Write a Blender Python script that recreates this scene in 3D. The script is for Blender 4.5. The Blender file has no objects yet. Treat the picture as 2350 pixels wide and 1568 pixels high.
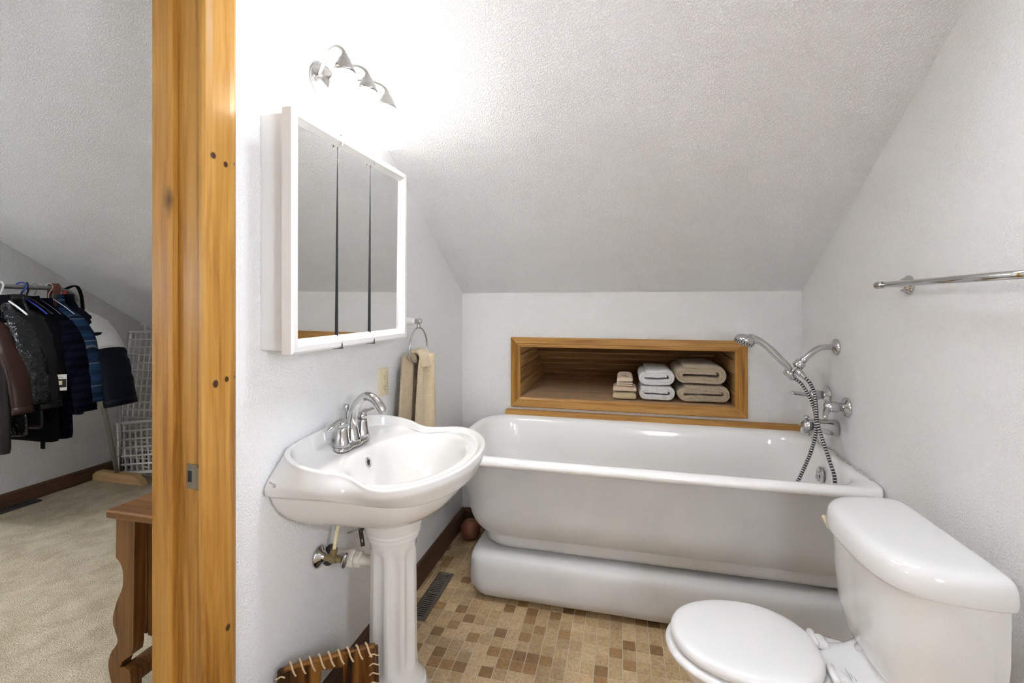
import bpy, math, random
from mathutils import Vector, Matrix, noise as mnoise
random.seed(7)
sc = bpy.context.scene
S = 1.1                      # whole scene and camera scaled up to real sizes (all helpers multiply by it)
PI = math.pi

# ------------------------------------------------------------------ camera, world, lights, exposure
cam_d = bpy.data.cameras.new('camera'); cam = bpy.data.objects.new('camera', cam_d)
sc.collection.objects.link(cam); sc.camera = cam
cam.location = (0, 0, 1.2 * S)
cam.rotation_euler = (PI / 2, 0, math.radians(13.63))
cam_d.sensor_width = 36.0
cam_d.lens = 1048.0 / 2350.0 * 36.0
cam_d.shift_y = -(784.0 - 700.0) / 2350.0
cam_d.clip_start = 0.02; cam_d.clip_end = 60

world = bpy.data.worlds.new('daylight'); sc.world = world; world.use_nodes = True
bg = world.node_tree.nodes['Background']
bg.inputs['Color'].default_value = (0.91, 0.97, 1.07, 1)
bg.inputs['Strength'].default_value = 10.5

LAMP_STRENGTH = 2.8
BULB_STRENGTH = 52.0
sc.view_settings.view_transform = 'Standard'
try: sc.view_settings.look = 'None'
except Exception: pass
sc.view_settings.gamma = 1.0
sc.view_settings.use_curve_mapping = False
sc.view_settings.exposure = 2.2
try:
    sc.cycles.use_denoising = True
    sc.cycles.max_bounces = 7; sc.cycles.diffuse_bounces = 6; sc.cycles.glossy_bounces = 4; sc.cycles.transparent_max_bounces = 4
    sc.cycles.use_adaptive_sampling = True; sc.cycles.adaptive_threshold = 0.12
    sc.cycles.caustics_reflective = False; sc.cycles.caustics_refractive = False
    sc.cycles.sample_clamp_indirect = 6.0
except Exception: pass

YF = -1.30
XL, XR, YB, YK = -0.855, 0.806, 2.37, 2.78      # sink wall, shower wall, knee wall, knee wall of the other room
SL, ZB, ZF = 0.637, 1.264, 2.45                 # roof slope, height at the knee wall, flat ceiling
def zc(y): return ZB - SL * (y - YB)
ADDED_SKY_A = (-0.20, 0.32, 0.83, 1.05)               # roof window added as fill light over the bathroom (x0, x1, y0, y1), above the picture
ADDED_SKY_B = (-3.15, -2.25, 0.58, 0.94)              # made-up roof window lighting the carpeted room, unseen left of the picture
def portal(name, x0, x1, y0, y1):               # guides sky light in through an added roof window, facing down the room
    d = bpy.data.lights.new(name, 'AREA'); d.shape = 'RECTANGLE'
    sl_ = math.hypot(y1 - y0, zc(y0) - zc(y1))
    d.size = (x1 - x0) * S; d.size_y = sl_ * S; d.cycles.is_portal = True
    o = bpy.data.objects.new(name, d); sc.collection.objects.link(o)
    ym = (y0 + y1) / 2
    o.location = ((x0 + x1) / 2 * S, ym * S, (zc(ym) + 0.115) * S)
    o.rotation_euler = (-math.atan(SL), 0, 0)
    return o
ADDED_WIN_A = (-0.40, -0.02, 1.14, 1.72)               # small unseen window added for fill in the shower wall beside the camera (y0, y1, z0, z1)
ADDED_WIN_B = (-3.30, -2.88, 1.10, 1.58)               # and one invented behind the camera to light the other room (x0, x1, z0, z1)
def wall_portal(name, x0, x1, z0, z1, side=False):
    d = bpy.data.lights.new(name, 'AREA'); d.shape = 'RECTANGLE'; d.size = (x1 - x0) * S; d.size_y = (z1 - z0) * S; d.cycles.is_portal = True
    o = bpy.data.objects.new(name, d); sc.collection.objects.link(o)
    o.location = ((x0 + x1) / 2 * S, (YF - 0.09) * S, (z0 + z1) / 2 * S); o.rotation_euler = (PI / 2, 0, PI)
    if side: o.location = ((XR + 0.09) * S, (x0 + x1) / 2 * S, (z0 + z1) / 2 * S); o.rotation_euler = (PI / 2, 0, PI / 2)
ADDED_WIN_C = (0.28, 0.62, 1.00, 1.40)                # low window added behind the camera, bathroom side, to brighten the ceiling
wall_portal('added_daylight_portal.004', *ADDED_WIN_C)
wall_portal('added_daylight_portal.002', *ADDED_WIN_A, True); wall_portal('added_daylight_portal.003', *ADDED_WIN_B)
portal('added_daylight_portal', *ADDED_SKY_A)
portal('added_daylight_portal.001', *ADDED_SKY_B)

# ------------------------------------------------------------------ materials
def newmat(name):
    m = bpy.data.materials.new(name); m.use_nodes = True
    nt = m.node_tree; b = nt.nodes['Principled BSDF']
    return m, nt, b
def N(nt, t, **kw):
    n = nt.nodes.new(t)
    for k, v in kw.items():
        if k in n.inputs: n.inputs[k].default_value = v
        else: setattr(n, k, v)
    return n
def rgba(c): return (c[0], c[1], c[2], 1)
def ramp(nt, fac, stops, interp='LINEAR'):
    r = nt.nodes.new('ShaderNodeValToRGB'); e = r.color_ramp; e.interpolation = interp
    while len(e.elements) < len(stops): e.elements.new(0.5)
    for el, (p, c) in zip(e.elements, stops): el.position = p; el.color = rgba(c)
    nt.links.new(fac, r.inputs['Fac']); return r
def coords(nt, scale=(1, 1, 1), rnd=True):
    tc = nt.nodes.new('ShaderNodeTexCoord'); mp = nt.nodes.new('ShaderNodeMapping')
    mp.inputs['Scale'].default_value = scale
    if rnd:
        oi = nt.nodes.new('ShaderNodeObjectInfo'); ml = N(nt, 'ShaderNodeMath', operation='MULTIPLY')
        ml.inputs[1].default_value = 37.0
        nt.links.new(oi.outputs['Random'], ml.inputs[0])
        ad = N(nt, 'ShaderNodeVectorMath', operation='ADD')
        nt.links.new(tc.outputs['Object'], ad.inputs[0]); nt.links.new(ml.outputs[0], ad.inputs[1])
        nt.links.new(ad.outputs[0], mp.inputs['Vector'])
    else:
        nt.links.new(tc.outputs['Object'], mp.inputs['Vector'])
    return mp.outputs['Vector']
def bump(nt, b, h, strength=0.3, dist=0.002):
    bn = N(nt, 'ShaderNodeBump', Strength=strength, Distance=dist)
    nt.links.new(h, bn.inputs['Height']); nt.links.new(bn.outputs['Normal'], b.inputs['Normal']); return bn
def plain(name, col, rough=0.5, metal=0.0, coat=0.0, spec=0.5, sheen=0.0):
    m, nt, b = newmat(name)
    b.inputs['Base Color'].default_value = rgba(col); b.inputs['Roughness'].default_value = rough
    b.inputs['Metallic'].default_value = metal; b.inputs['Coat Weight'].default_value = coat
    b.inputs['Specular IOR Level'].default_value = spec; b.inputs['Sheen Weight'].default_value = sheen
    return m
def textured(name, c1, c2, scale, rough=0.6, bs=0.3, bd=0.002, bscale=None, detail=4, sheen=0.0, spec=0.4, coat=0.0, stretch=(1, 1, 1)):
    m, nt, b = newmat(name)
    v = coords(nt, stretch)
    n1 = N(nt, 'ShaderNodeTexNoise', Scale=scale, Detail=detail); nt.links.new(v, n1.inputs['Vector'])
    r = ramp(nt, n1.outputs['Fac'], [(0.3, c1), (0.7, c2)]); nt.links.new(r.outputs['Color'], b.inputs['Base Color'])
    if bs > 0:
        n2 = N(nt, 'ShaderNodeTexNoise', Scale=bscale or scale, Detail=3.0); nt.links.new(v, n2.inputs['Vector'])
        bump(nt, b, n2.outputs['Fac'], bs, bd)
    b.inputs['Roughness'].default_value = rough; b.inputs['Sheen Weight'].default_value = sheen
    b.inputs['Specular IOR Level'].default_value = spec; b.inputs['Coat Weight'].default_value = coat
    return m
def plaster(name, col, scale, strength, dist):
    m, nt, b = newmat(name)
    v = coords(nt, rnd=False)
    n = N(nt, 'ShaderNodeTexNoise', Scale=scale, Detail=3.0, Roughness=0.55); nt.links.new(v, n.inputs['Vector'])
    r = ramp(nt, n.outputs['Fac'], [(0.40, (0, 0, 0)), (0.62, (1, 1, 1))])
    bump(nt, b, r.outputs['Color'], strength, dist)
    n3 = N(nt, 'ShaderNodeTexNoise', Scale=1.3, Detail=2.0); nt.links.new(v, n3.inputs['Vector'])
    r3 = ramp(nt, n3.outputs['Fac'], [(0.3, tuple(c * 0.97 for c in col)), (0.7, col)])
    nt.links.new(r3.outputs['Color'], b.inputs['Base Color'])
    b.inputs['Roughness'].default_value = 0.6; b.inputs['Specular IOR Level'].default_value = 0.35
    return m
def wood(name, light, mid, dark, axis='z', grain=55.0, rough=0.45, knots=True, coat=0.12, knot_scale=5.0, contrast=1.0, rnd=True, tone=0.06):
    m, nt, b = newmat(name)
    ax = 'xyz'.index(axis)
    st = [1.0, 1.0, 1.0]; st[ax] = 0.045
    v = coords(nt, tuple(st), rnd)
    nd = N(nt, 'ShaderNodeTexNoise', Scale=grain, Detail=5.0, Roughness=0.6, Distortion=0.6); nt.links.new(v, nd.inputs['Vector'])
    nb = N(nt, 'ShaderNodeTexNoise', Scale=grain * 0.16, Detail=2.0, Distortion=1.0); nt.links.new(v, nb.inputs['Vector'])
    mx = N(nt, 'ShaderNodeMix', data_type='FLOAT'); mx.inputs[0].default_value = 0.45
    nt.links.new(nd.outputs['Fac'], mx.inputs[2]); nt.links.new(nb.outputs['Fac'], mx.inputs[3])
    c = contrast
    r = ramp(nt, mx.outputs[0], [(0.5 - 0.2 * c, dark), (0.5 - 0.03 * c, mid), (0.5 + 0.15 * c, light)])
    col = r.outputs['Color']
    if knots:
        st2 = [1.0, 1.0, 1.0]; st2[ax] = 0.55
        v2 = coords(nt, tuple(st2), rnd)
        vo = N(nt, 'ShaderNodeTexVoronoi', Scale=knot_scale); vo.feature = 'F1'; nt.links.new(v2, vo.inputs['Vector'])
        wn = N(nt, 'ShaderNodeTexNoise', Scale=30.0); nt.links.new(v2, wn.inputs['Vector'])
        am = N(nt, 'ShaderNodeMath', operation='MULTIPLY_ADD'); nt.links.new(wn.outputs['Fac'], am.inputs[0])
        am.inputs[1].default_value = 0.06; nt.links.new(vo.outputs['Distance'], am.inputs[2])
        kr = ramp(nt, am.outputs[0], [(0.075, (1, 1, 1)), (0.125, (0, 0, 0))])
        mk_ = N(nt, 'ShaderNodeMix', data_type='RGBA')
        nt.links.new(kr.outputs['Color'], mk_.inputs[0]); nt.links.new(col, mk_.inputs[6])
        mk_.inputs[7].default_value = rgba(tuple(0.28 * x for x in dark)); col = mk_.outputs[2]
    if rnd:                                     # every board its own tone
        oi = N(nt, 'ShaderNodeObjectInfo'); mr = N(nt, 'ShaderNodeMapRange'); nt.links.new(oi.outputs['Random'], mr.inputs['Value'])
        mr.inputs['To Min'].default_value = 1 - tone; mr.inputs['To Max'].default_value = 1 + tone
        mu = N(nt, 'ShaderNodeVectorMath', operation='SCALE'); nt.links.new(col, mu.inputs[0]); nt.links.new(mr.outputs['Result'], mu.inputs['Scale']); col = mu.outputs[0]
    nt.links.new(col, b.inputs['Base Color'])
    bump(nt, b, nd.outputs['Fac'], 0.2, 0.0015)
    b.inputs['Roughness'].default_value = rough; b.inputs['Specular IOR Level'].default_value = 0.25; b.inputs['Coat Weight'].default_value = coat; b.inputs['Coat Roughness'].default_value = 0.25
    return m
def knotted(name, src, spots):
    # the pine of the door casing with its dark knots at fixed spots (y, z, radius in metres, object space)
    m = M[src].copy(); m.name = name; nt = m.node_tree; b = nt.nodes['Principled BSDF']
    col = b.inputs['Base Color'].links[0].from_socket
    tc = N(nt, 'ShaderNodeTexCoord'); wn = N(nt, 'ShaderNodeTexNoise', Scale=45.0); nt.links.new(tc.outputs['Object'], wn.inputs['Vector'])
    for y, z, r in spots:
        sb = N(nt, 'ShaderNodeVectorMath', operation='SUBTRACT'); nt.links.new(tc.outputs['Object'], sb.inputs[0]); sb.inputs[1].default_value = (0, y, z)
        ml = N(nt, 'ShaderNodeVectorMath', operation='MULTIPLY'); nt.links.new(sb.outputs[0], ml.inputs[0]); ml.inputs[1].default_value = (0, 1 / r, 0.8 / r)
        ln = N(nt, 'ShaderNodeVectorMath', operation='LENGTH'); nt.links.new(ml.outputs[0], ln.inputs[0])
        ad = N(nt, 'ShaderNodeMath', operation='MULTIPLY_ADD'); nt.links.new(wn.outputs['Fac'], ad.inputs[0]); ad.inputs[1].default_value = 0.5; nt.links.new(ln.outputs['Value'], ad.inputs[2])
        kr = ramp(nt, ad.outputs[0], [(0.75, (1, 1, 1)), (1.0, (0.0, 0.0, 0.0))])
        mx = N(nt, 'ShaderNodeMix', data_type='RGBA'); nt.links.new(kr.outputs['Color'], mx.inputs[0]); nt.links.new(col, mx.inputs[6])
        mx.inputs[7].default_value = (0.055, 0.022, 0.010, 1); col = mx.outputs[2]
    nt.links.new(col, b.inputs['Base Color']); return m
def plaid(name, base, dark, line, scale=26.0):
    m, nt, b = newmat(name)
    v = coords(nt)
    sp = N(nt, 'ShaderNodeSeparateXYZ'); nt.links.new(v, sp.inputs[0])
    def band(out, sc_, lo):
        a = N(nt, 'ShaderNodeMath', operation='MULTIPLY'); nt.links.new(out, a.inputs[0]); a.inputs[1].default_value = sc_
        fr = N(nt, 'ShaderNodeMath', operation='FRACT'); nt.links.new(a.outputs[0], fr.inputs[0])
        g = N(nt, 'ShaderNodeMath', operation='LESS_THAN'); nt.links.new(fr.outputs[0], g.inputs[0]); g.inputs[1].default_value = lo
        return g.outputs[0]
    bx, bz = band(sp.outputs[0], scale, 0.45), band(sp.outputs[2], scale, 0.45)
    lx, lz = band(sp.outputs[0], scale * 0.5, 0.05), band(sp.outputs[2], scale * 0.5, 0.05)
    sm = N(nt, 'ShaderNodeMath', operation='ADD'); nt.links.new(bx, sm.inputs[0]); nt.links.new(bz, sm.inputs[1])
    hf = N(nt, 'ShaderNodeMath', operation='MULTIPLY'); nt.links.new(sm.outputs[0], hf.inputs[0]); hf.inputs[1].default_value = 0.5
    m1 = N(nt, 'ShaderNodeMix', data_type='RGBA'); nt.links.new(hf.outputs[0], m1.inputs[0])
    m1.inputs[6].default_value = rgba(base); m1.inputs[7].default_value = rgba(dark)
    mxn = N(nt, 'ShaderNodeMath', operation='MAXIMUM'); nt.links.new(lx, mxn.inputs[0]); nt.links.new(lz, mxn.inputs[1])
    m2 = N(nt, 'ShaderNodeMix', data_type='RGBA'); nt.links.new(mxn.outputs[0], m2.inputs[0])
    nt.links.new(m1.outputs[2], m2.inputs[6]); m2.inputs[7].default_value = rgba(line)
    nt.links.new(m2.outputs[2], b.inputs['Base Color'])
    b.inputs['Roughness'].default_value = 0.95; b.inputs['Specular IOR Level'].default_value = 0.05
    return m

M = {}
M['wall'] = plaster('painted_wall', (0.865, 0.864, 0.858), 210, 0.55, 0.0042)
M['ceil'] = plaster('painted_ceiling', (0.865, 0.865, 0.862), 170, 0.7, 0.0050)
M['wall_shaded'] = plaster('painted_wall_shade_toned', (0.66, 0.655, 0.64), 170, 0.7, 0.0050)  # base colour darkened to stand in for shade in the other room
M['pine'] = wood('varnished_pine', (0.47, 0.25, 0.055), (0.37, 0.175, 0.031), (0.20, 0.08, 0.012), 'z', knot_scale=3.4, contrast=0.7)
M['pine_x'] = wood('varnished_pine_horizontal', (0.52, 0.295, 0.09), (0.42, 0.215, 0.055), (0.26, 0.115, 0.026), 'x', knot_scale=3.6, contrast=0.7)
M['pine_dark'] = wood('aged_pine_board', (0.40, 0.235, 0.10), (0.31, 0.17, 0.065), (0.16, 0.078, 0.028), 'x', knot_scale=4.2, rough=0.5, coat=0.05, contrast=0.7, tone=0.22)
M['pine_side'] = wood('aged_pine_side_board', (0.52, 0.32, 0.14), (0.42, 0.24, 0.095), (0.24, 0.12, 0.042), 'y', knot_scale=4.5, rough=0.5, coat=0.05, contrast=0.7, tone=0.18)
M['pine_floor'] = wood('shelf_floor_board', (0.66, 0.48, 0.30), (0.58, 0.40, 0.235), (0.40, 0.25, 0.13), 'x', knots=False, rough=0.5, coat=0.05)
M['baseboard'] = wood('dark_brown_baseboard', (0.12, 0.065, 0.036), (0.085, 0.044, 0.024), (0.04, 0.02, 0.011), 'y', knots=False, rough=0.45, coat=0.1)
M['oak'] = wood('dark_oak_bench', (0.185, 0.080, 0.019), (0.112, 0.046, 0.011), (0.028, 0.012, 0.005), 'z', grain=70, knots=False, rough=0.4, contrast=0.7)
M['oak_x'] = wood('dark_oak_bench_top', (0.27, 0.115, 0.024), (0.165, 0.066, 0.013), (0.04, 0.016, 0.006), 'x', grain=90, knots=False, rough=0.4, contrast=1.3)
M['stud'] = wood('raw_lumber', (0.60, 0.40, 0.20), (0.52, 0.33, 0.15), (0.40, 0.24, 0.10), 'x', knots=False, rough=0.6, coat=0)
M['burnt'] = wood('scorched_pine', (0.26, 0.115, 0.026), (0.12, 0.045, 0.011), (0.010, 0.006, 0.004), 'z', grain=30, knots=True, knot_scale=9, rough=0.35, contrast=0.45)
M['porcelain'] = plain('white_porcelain', (0.72, 0.72, 0.718), 0.10, 0, 0.5)
M['porcelain_sink'] = plain('white_sink_porcelain', (0.66, 0.652, 0.632), 0.12, 0, 0.5)
M['seat'] = plain('white_seat_plastic', (0.71, 0.71, 0.706), 0.28, 0, 0.1)
M['enamel'] = plain('white_tub_enamel', (0.86, 0.86, 0.855), 0.14, 0, 0.4)
M['tubpaint'] = textured('grey_painted_cast_iron', (0.60, 0.605, 0.61), (0.66, 0.66, 0.655), 7, rough=0.42, bs=0.22, bd=0.004, bscale=28)
M['chrome'] = plain('polished_chrome', (0.56, 0.56, 0.56), 0.06, 1.0)
M['nickel'] = plain('brushed_nickel', (0.42, 0.41, 0.395), 0.28, 1.0)
M['darkmetal'] = plain('dark_steel', (0.13, 0.125, 0.115), 0.35, 0.8)
M['steel'] = plain('steel_pipe', (0.32, 0.32, 0.31), 0.4, 0.9)
M['bronze'] = plain('brown_register_metal', (0.17, 0.145, 0.115), 0.42, 0.6)
M['strike'] = plain('satin_nickel_strike', (0.26, 0.225, 0.17), 0.38, 0.85)
M['black'] = plain('black_gap', (0.012, 0.012, 0.012), 0.8)
M['rubber'] = plain('black_rubber', (0.02, 0.02, 0.02), 0.5)
M['mirror'] = plain('mirror_glass', (0.86, 0.88, 0.88), 0.0, 1.0)
M['cabwhite'] = plain('white_cabinet_paint', (0.68, 0.67, 0.65), 0.3)
M['ceramic'] = plain('white_ceramic', (0.86, 0.855, 0.84), 0.15, 0, 0.4)
M['ivory'] = plain('ivory_plastic', (0.70, 0.62, 0.43), 0.35)
M['cream'] = plain('cream_plastic', (0.80, 0.70, 0.46), 0.4)
M['pvc'] = plain('white_pvc', (0.72, 0.68, 0.60), 0.4)
M['brass'] = plain('tarnished_brass', (0.34, 0.26, 0.13), 0.4, 0.8)
M['caulk'] = textured('stained_caulk', (0.30, 0.28, 0.24), (0.74, 0.72, 0.68), 60, rough=0.7, bs=0.4)
M['grout'] = plain('floor_grout', (0.60, 0.53, 0.42), 0.6)
M['print'] = plain('grey_print', (0.25, 0.25, 0.26), 0.6)
M['terry_tan'] = textured('tan_terry', (0.52, 0.41, 0.26), (0.66, 0.54, 0.36), 260, rough=0.95, bs=1.0, bd=0.006, sheen=0.4, spec=0.1)
M['terry_tan2'] = textured('taupe_terry', (0.45, 0.37, 0.255), (0.60, 0.50, 0.36), 260, rough=0.95, bs=1.0, bd=0.006, sheen=0.4, spec=0.1)
M['terry_yellow'] = textured('yellow_beige_terry', (0.60, 0.50, 0.30), (0.72, 0.61, 0.39), 260, rough=0.95, bs=1.0, bd=0.005, sheen=0.4, spec=0.1)
M['terry_peach'] = textured('peach_beige_terry', (0.64, 0.50, 0.36), (0.76, 0.62, 0.46), 260, rough=0.95, bs=0.8, bd=0.004, sheen=0.4, spec=0.1)
M['terry_white'] = textured('white_terry', (0.80, 0.80, 0.80), (0.90, 0.90, 0.90), 260, rough=0.95, bs=1.0, bd=0.006, sheen=0.4, spec=0.1)
M['thread'] = plain('brown_thread', (0.22, 0.09, 0.03), 0.7)
M['rawhide'] = plain('rawhide_lace', (0.62, 0.46, 0.27), 0.6)
M['clay'] = textured('reddish_brown_wood_ball', (0.16, 0.06, 0.03), (0.27, 0.11, 0.055), 20, rough=0.5, bs=0.2)
M['wire'] = plain('white_coated_wire', (0.72, 0.71, 0.69), 0.4)
M['leather_brown'] = textured('brown_leather', (0.0059, 0.0042, 0.0038), (0.0109, 0.0080, 0.0067), 18, rough=0.36, bs=0.5, bd=0.008, bscale=14, stretch=(1, 1, .4), spec=0.22)
M['leather_tan'] = textured('copper_brown_leather', (0.0228, 0.0096, 0.0060), (0.0348, 0.0150, 0.0090), 18, rough=0.35, bs=0.5, bd=0.008, bscale=14, stretch=(1, 1, .4), spec=0.22)
M['leather_black'] = textured('black_leather', (0.0050, 0.0050, 0.0050), (0.0109, 0.0101, 0.0097), 14, rough=0.30, bs=0.7, bd=0.012, bscale=11, stretch=(1, 1, .5), spec=0.22)
M['plastic_black'] = textured('plastic_wrapped_black', (0.0042, 0.0046, 0.0050), (0.0143, 0.0151, 0.0160), 22, rough=0.12, bs=1.0, bd=0.02, bscale=26)
M['black_cloth'] = plain('black_cloth', (0.0042, 0.0042, 0.0050), 0.9, spec=0.05)
M['navy_cloth'] = plain('navy_cloth', (0.0059, 0.0076, 0.0134), 0.9, spec=0.05)
M['plaid_navy'] = plaid('navy_plaid_flannel', (0.0042, 0.0059, 0.0143), (0.0013, 0.0017, 0.0038), (0.0021, 0.0029, 0.0067), 21)
M['plaid_blue'] = plaid('blue_plaid_shirt', (0.0180, 0.0450, 0.0930), (0.0072, 0.0168, 0.0360), (0.0840, 0.1080, 0.1380), 15)
M['silver_nylon'] = textured('silver_grey_nylon', (0.48, 0.48, 0.475), (0.60, 0.60, 0.59), 9, rough=0.4, bs=0.8, bd=0.015, bscale=11, stretch=(1, 1, .35))
M['navy_nylon'] = textured('navy_nylon', (0.0029, 0.0042, 0.0076), (0.0050, 0.0071, 0.0134), 8, rough=0.5, bs=0.9, bd=0.02, bscale=9, stretch=(1, 1, .3), spec=0.08)
M['foil'] = textured('silver_foil', (0.5, 0.5, 0.5), (0.9, 0.9, 0.9), 70, rough=0.25, bs=1.0, bd=0.01, bscale=90)
M['hanger_white'] = plain('white_hanger_plastic', (0.80, 0.80, 0.80), 0.3)
M['hanger_blue'] = plain('blue_hanger_plastic', (0.02, 0.04, 0.30), 0.3)
M['hanger_black'] = plain('black_hanger_plastic', (0.0063, 0.0063, 0.0076), 0.4)
M['card'] = plain('white_card', (0.75, 0.73, 0.68), 0.6)
M['red'] = plain('red_plastic', (0.45, 0.02, 0.015), 0.4)
M['maroon'] = textured('maroon_leather', (0.10, 0.03, 0.02), (0.15, 0.045, 0.03), 30, rough=0.5)

def lamp_mat(nm='frosted_lamp_glass', st_=None):
    m, nt, b = newmat(nm)
    b.inputs['Base Color'].default_value = (0.95, 0.94, 0.92, 1)
    b.inputs['Emission Color'].default_value = (1.0, 0.99, 0.965, 1)
    b.inputs['Emission Strength'].default_value = LAMP_STRENGTH if st_ is None else st_
    return m
M['lamp'] = lamp_mat()
M['bulb'] = lamp_mat('bulb_glass', BULB_STRENGTH)
def tile_mat():
    m, nt, b = newmat('mosaic_vinyl_tile')
    oi = N(nt, 'ShaderNodeObjectInfo'); ge = N(nt, 'ShaderNodeNewGeometry')
    ad = N(nt, 'ShaderNodeMath', operation='ADD'); nt.links.new(oi.outputs['Random'], ad.inputs[0]); nt.links.new(ge.outputs['Random Per Island'], ad.inputs[1])
    fr = N(nt, 'ShaderNodeMath', operation='FRACT'); nt.links.new(ad.outputs[0], fr.inputs[0])
    r = ramp(nt, fr.outputs[0], [(0.0, (0.46, 0.33, 0.175)), (0.18, (0.55, 0.40, 0.225)), (0.36, (0.40, 0.28, 0.145)), (0.5, (0.52, 0.38, 0.215)),
                                 (0.64, (0.44, 0.31, 0.16)), (0.78, (0.32, 0.185, 0.072)), (0.88, (0.23, 0.13, 0.05)), (0.95, (0.37, 0.26, 0.14))], 'CONSTANT')
    v = coords(nt)
    n = N(nt, 'ShaderNodeTexNoise', Scale=85.0, Detail=5.0, Roughness=0.65); nt.links.new(v, n.inputs['Vector'])
    rr = ramp(nt, n.outputs['Fac'], [(0.32, (0.72, 0.72, 0.72)), (0.62, (1.18, 1.18, 1.18))])
    mu = N(nt, 'ShaderNodeMix', data_type='RGBA', blend_type='MULTIPLY'); mu.inputs[0].default_value = 1.0
    nt.links.new(r.outputs['Color'], mu.inputs[6]); nt.links.new(rr.outputs['Color'], mu.inputs[7])
    nt.links.new(mu.outputs[2], b.inputs['Base Color'])
    bump(nt, b, n.outputs['Fac'], 0.15, 0.0015)
    b.inputs['Roughness'].default_value = 0.38
    return m
M['tile'] = tile_mat()
def carpet_mat():
    m, nt, b = newmat('beige_carpet_pile')
    v = coords(nt, rnd=False)
    n1 = N(nt, 'ShaderNodeTexNoise', Scale=230.0, Detail=3.0); nt.links.new(v, n1.inputs['Vector'])
    n2 = N(nt, 'ShaderNodeTexNoise', Scale=9.0, Detail=5.0, Distortion=0.3); nt.links.new(v, n2.inputs['Vector'])
    mx = N(nt, 'ShaderNodeMix', data_type='FLOAT'); mx.inputs[0].default_value = 0.42
    nt.links.new(n1.outputs['Fac'], mx.inputs[2]); nt.links.new(n2.outputs['Fac'], mx.inputs[3])
    r = ramp(nt, mx.outputs[0], [(0.36, (0.46, 0.375, 0.245)), (0.62, (0.80, 0.695, 0.51))])
    nt.links.new(r.outputs['Color'], b.inputs['Base Color'])
    bump(nt, b, n1.outputs['Fac'], 1.0, 0.012)
    b.inputs['Roughness'].default_value = 1.0; b.inputs['Specular IOR Level'].default_value = 0.05
    return m
M['carpet'] = carpet_mat()
def pane_mat():
    m, nt, b = newmat('window_pane'); nt.nodes.remove(b)
    out = nt.nodes['Material Output']
    t = N(nt, 'ShaderNodeBsdfTransparent'); g = N(nt, 'ShaderNodeBsdfGlossy', Roughness=0.02); mx = N(nt, 'ShaderNodeMixShader'); mx.inputs[0].default_value = 0.06
    nt.links.new(t.outputs[0], mx.inputs[1]); nt.links.new(g.outputs[0], mx.inputs[2]); nt.links.new(mx.outputs[0], out.inputs[0]); return m
M['pane'] = pane_mat()

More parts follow.
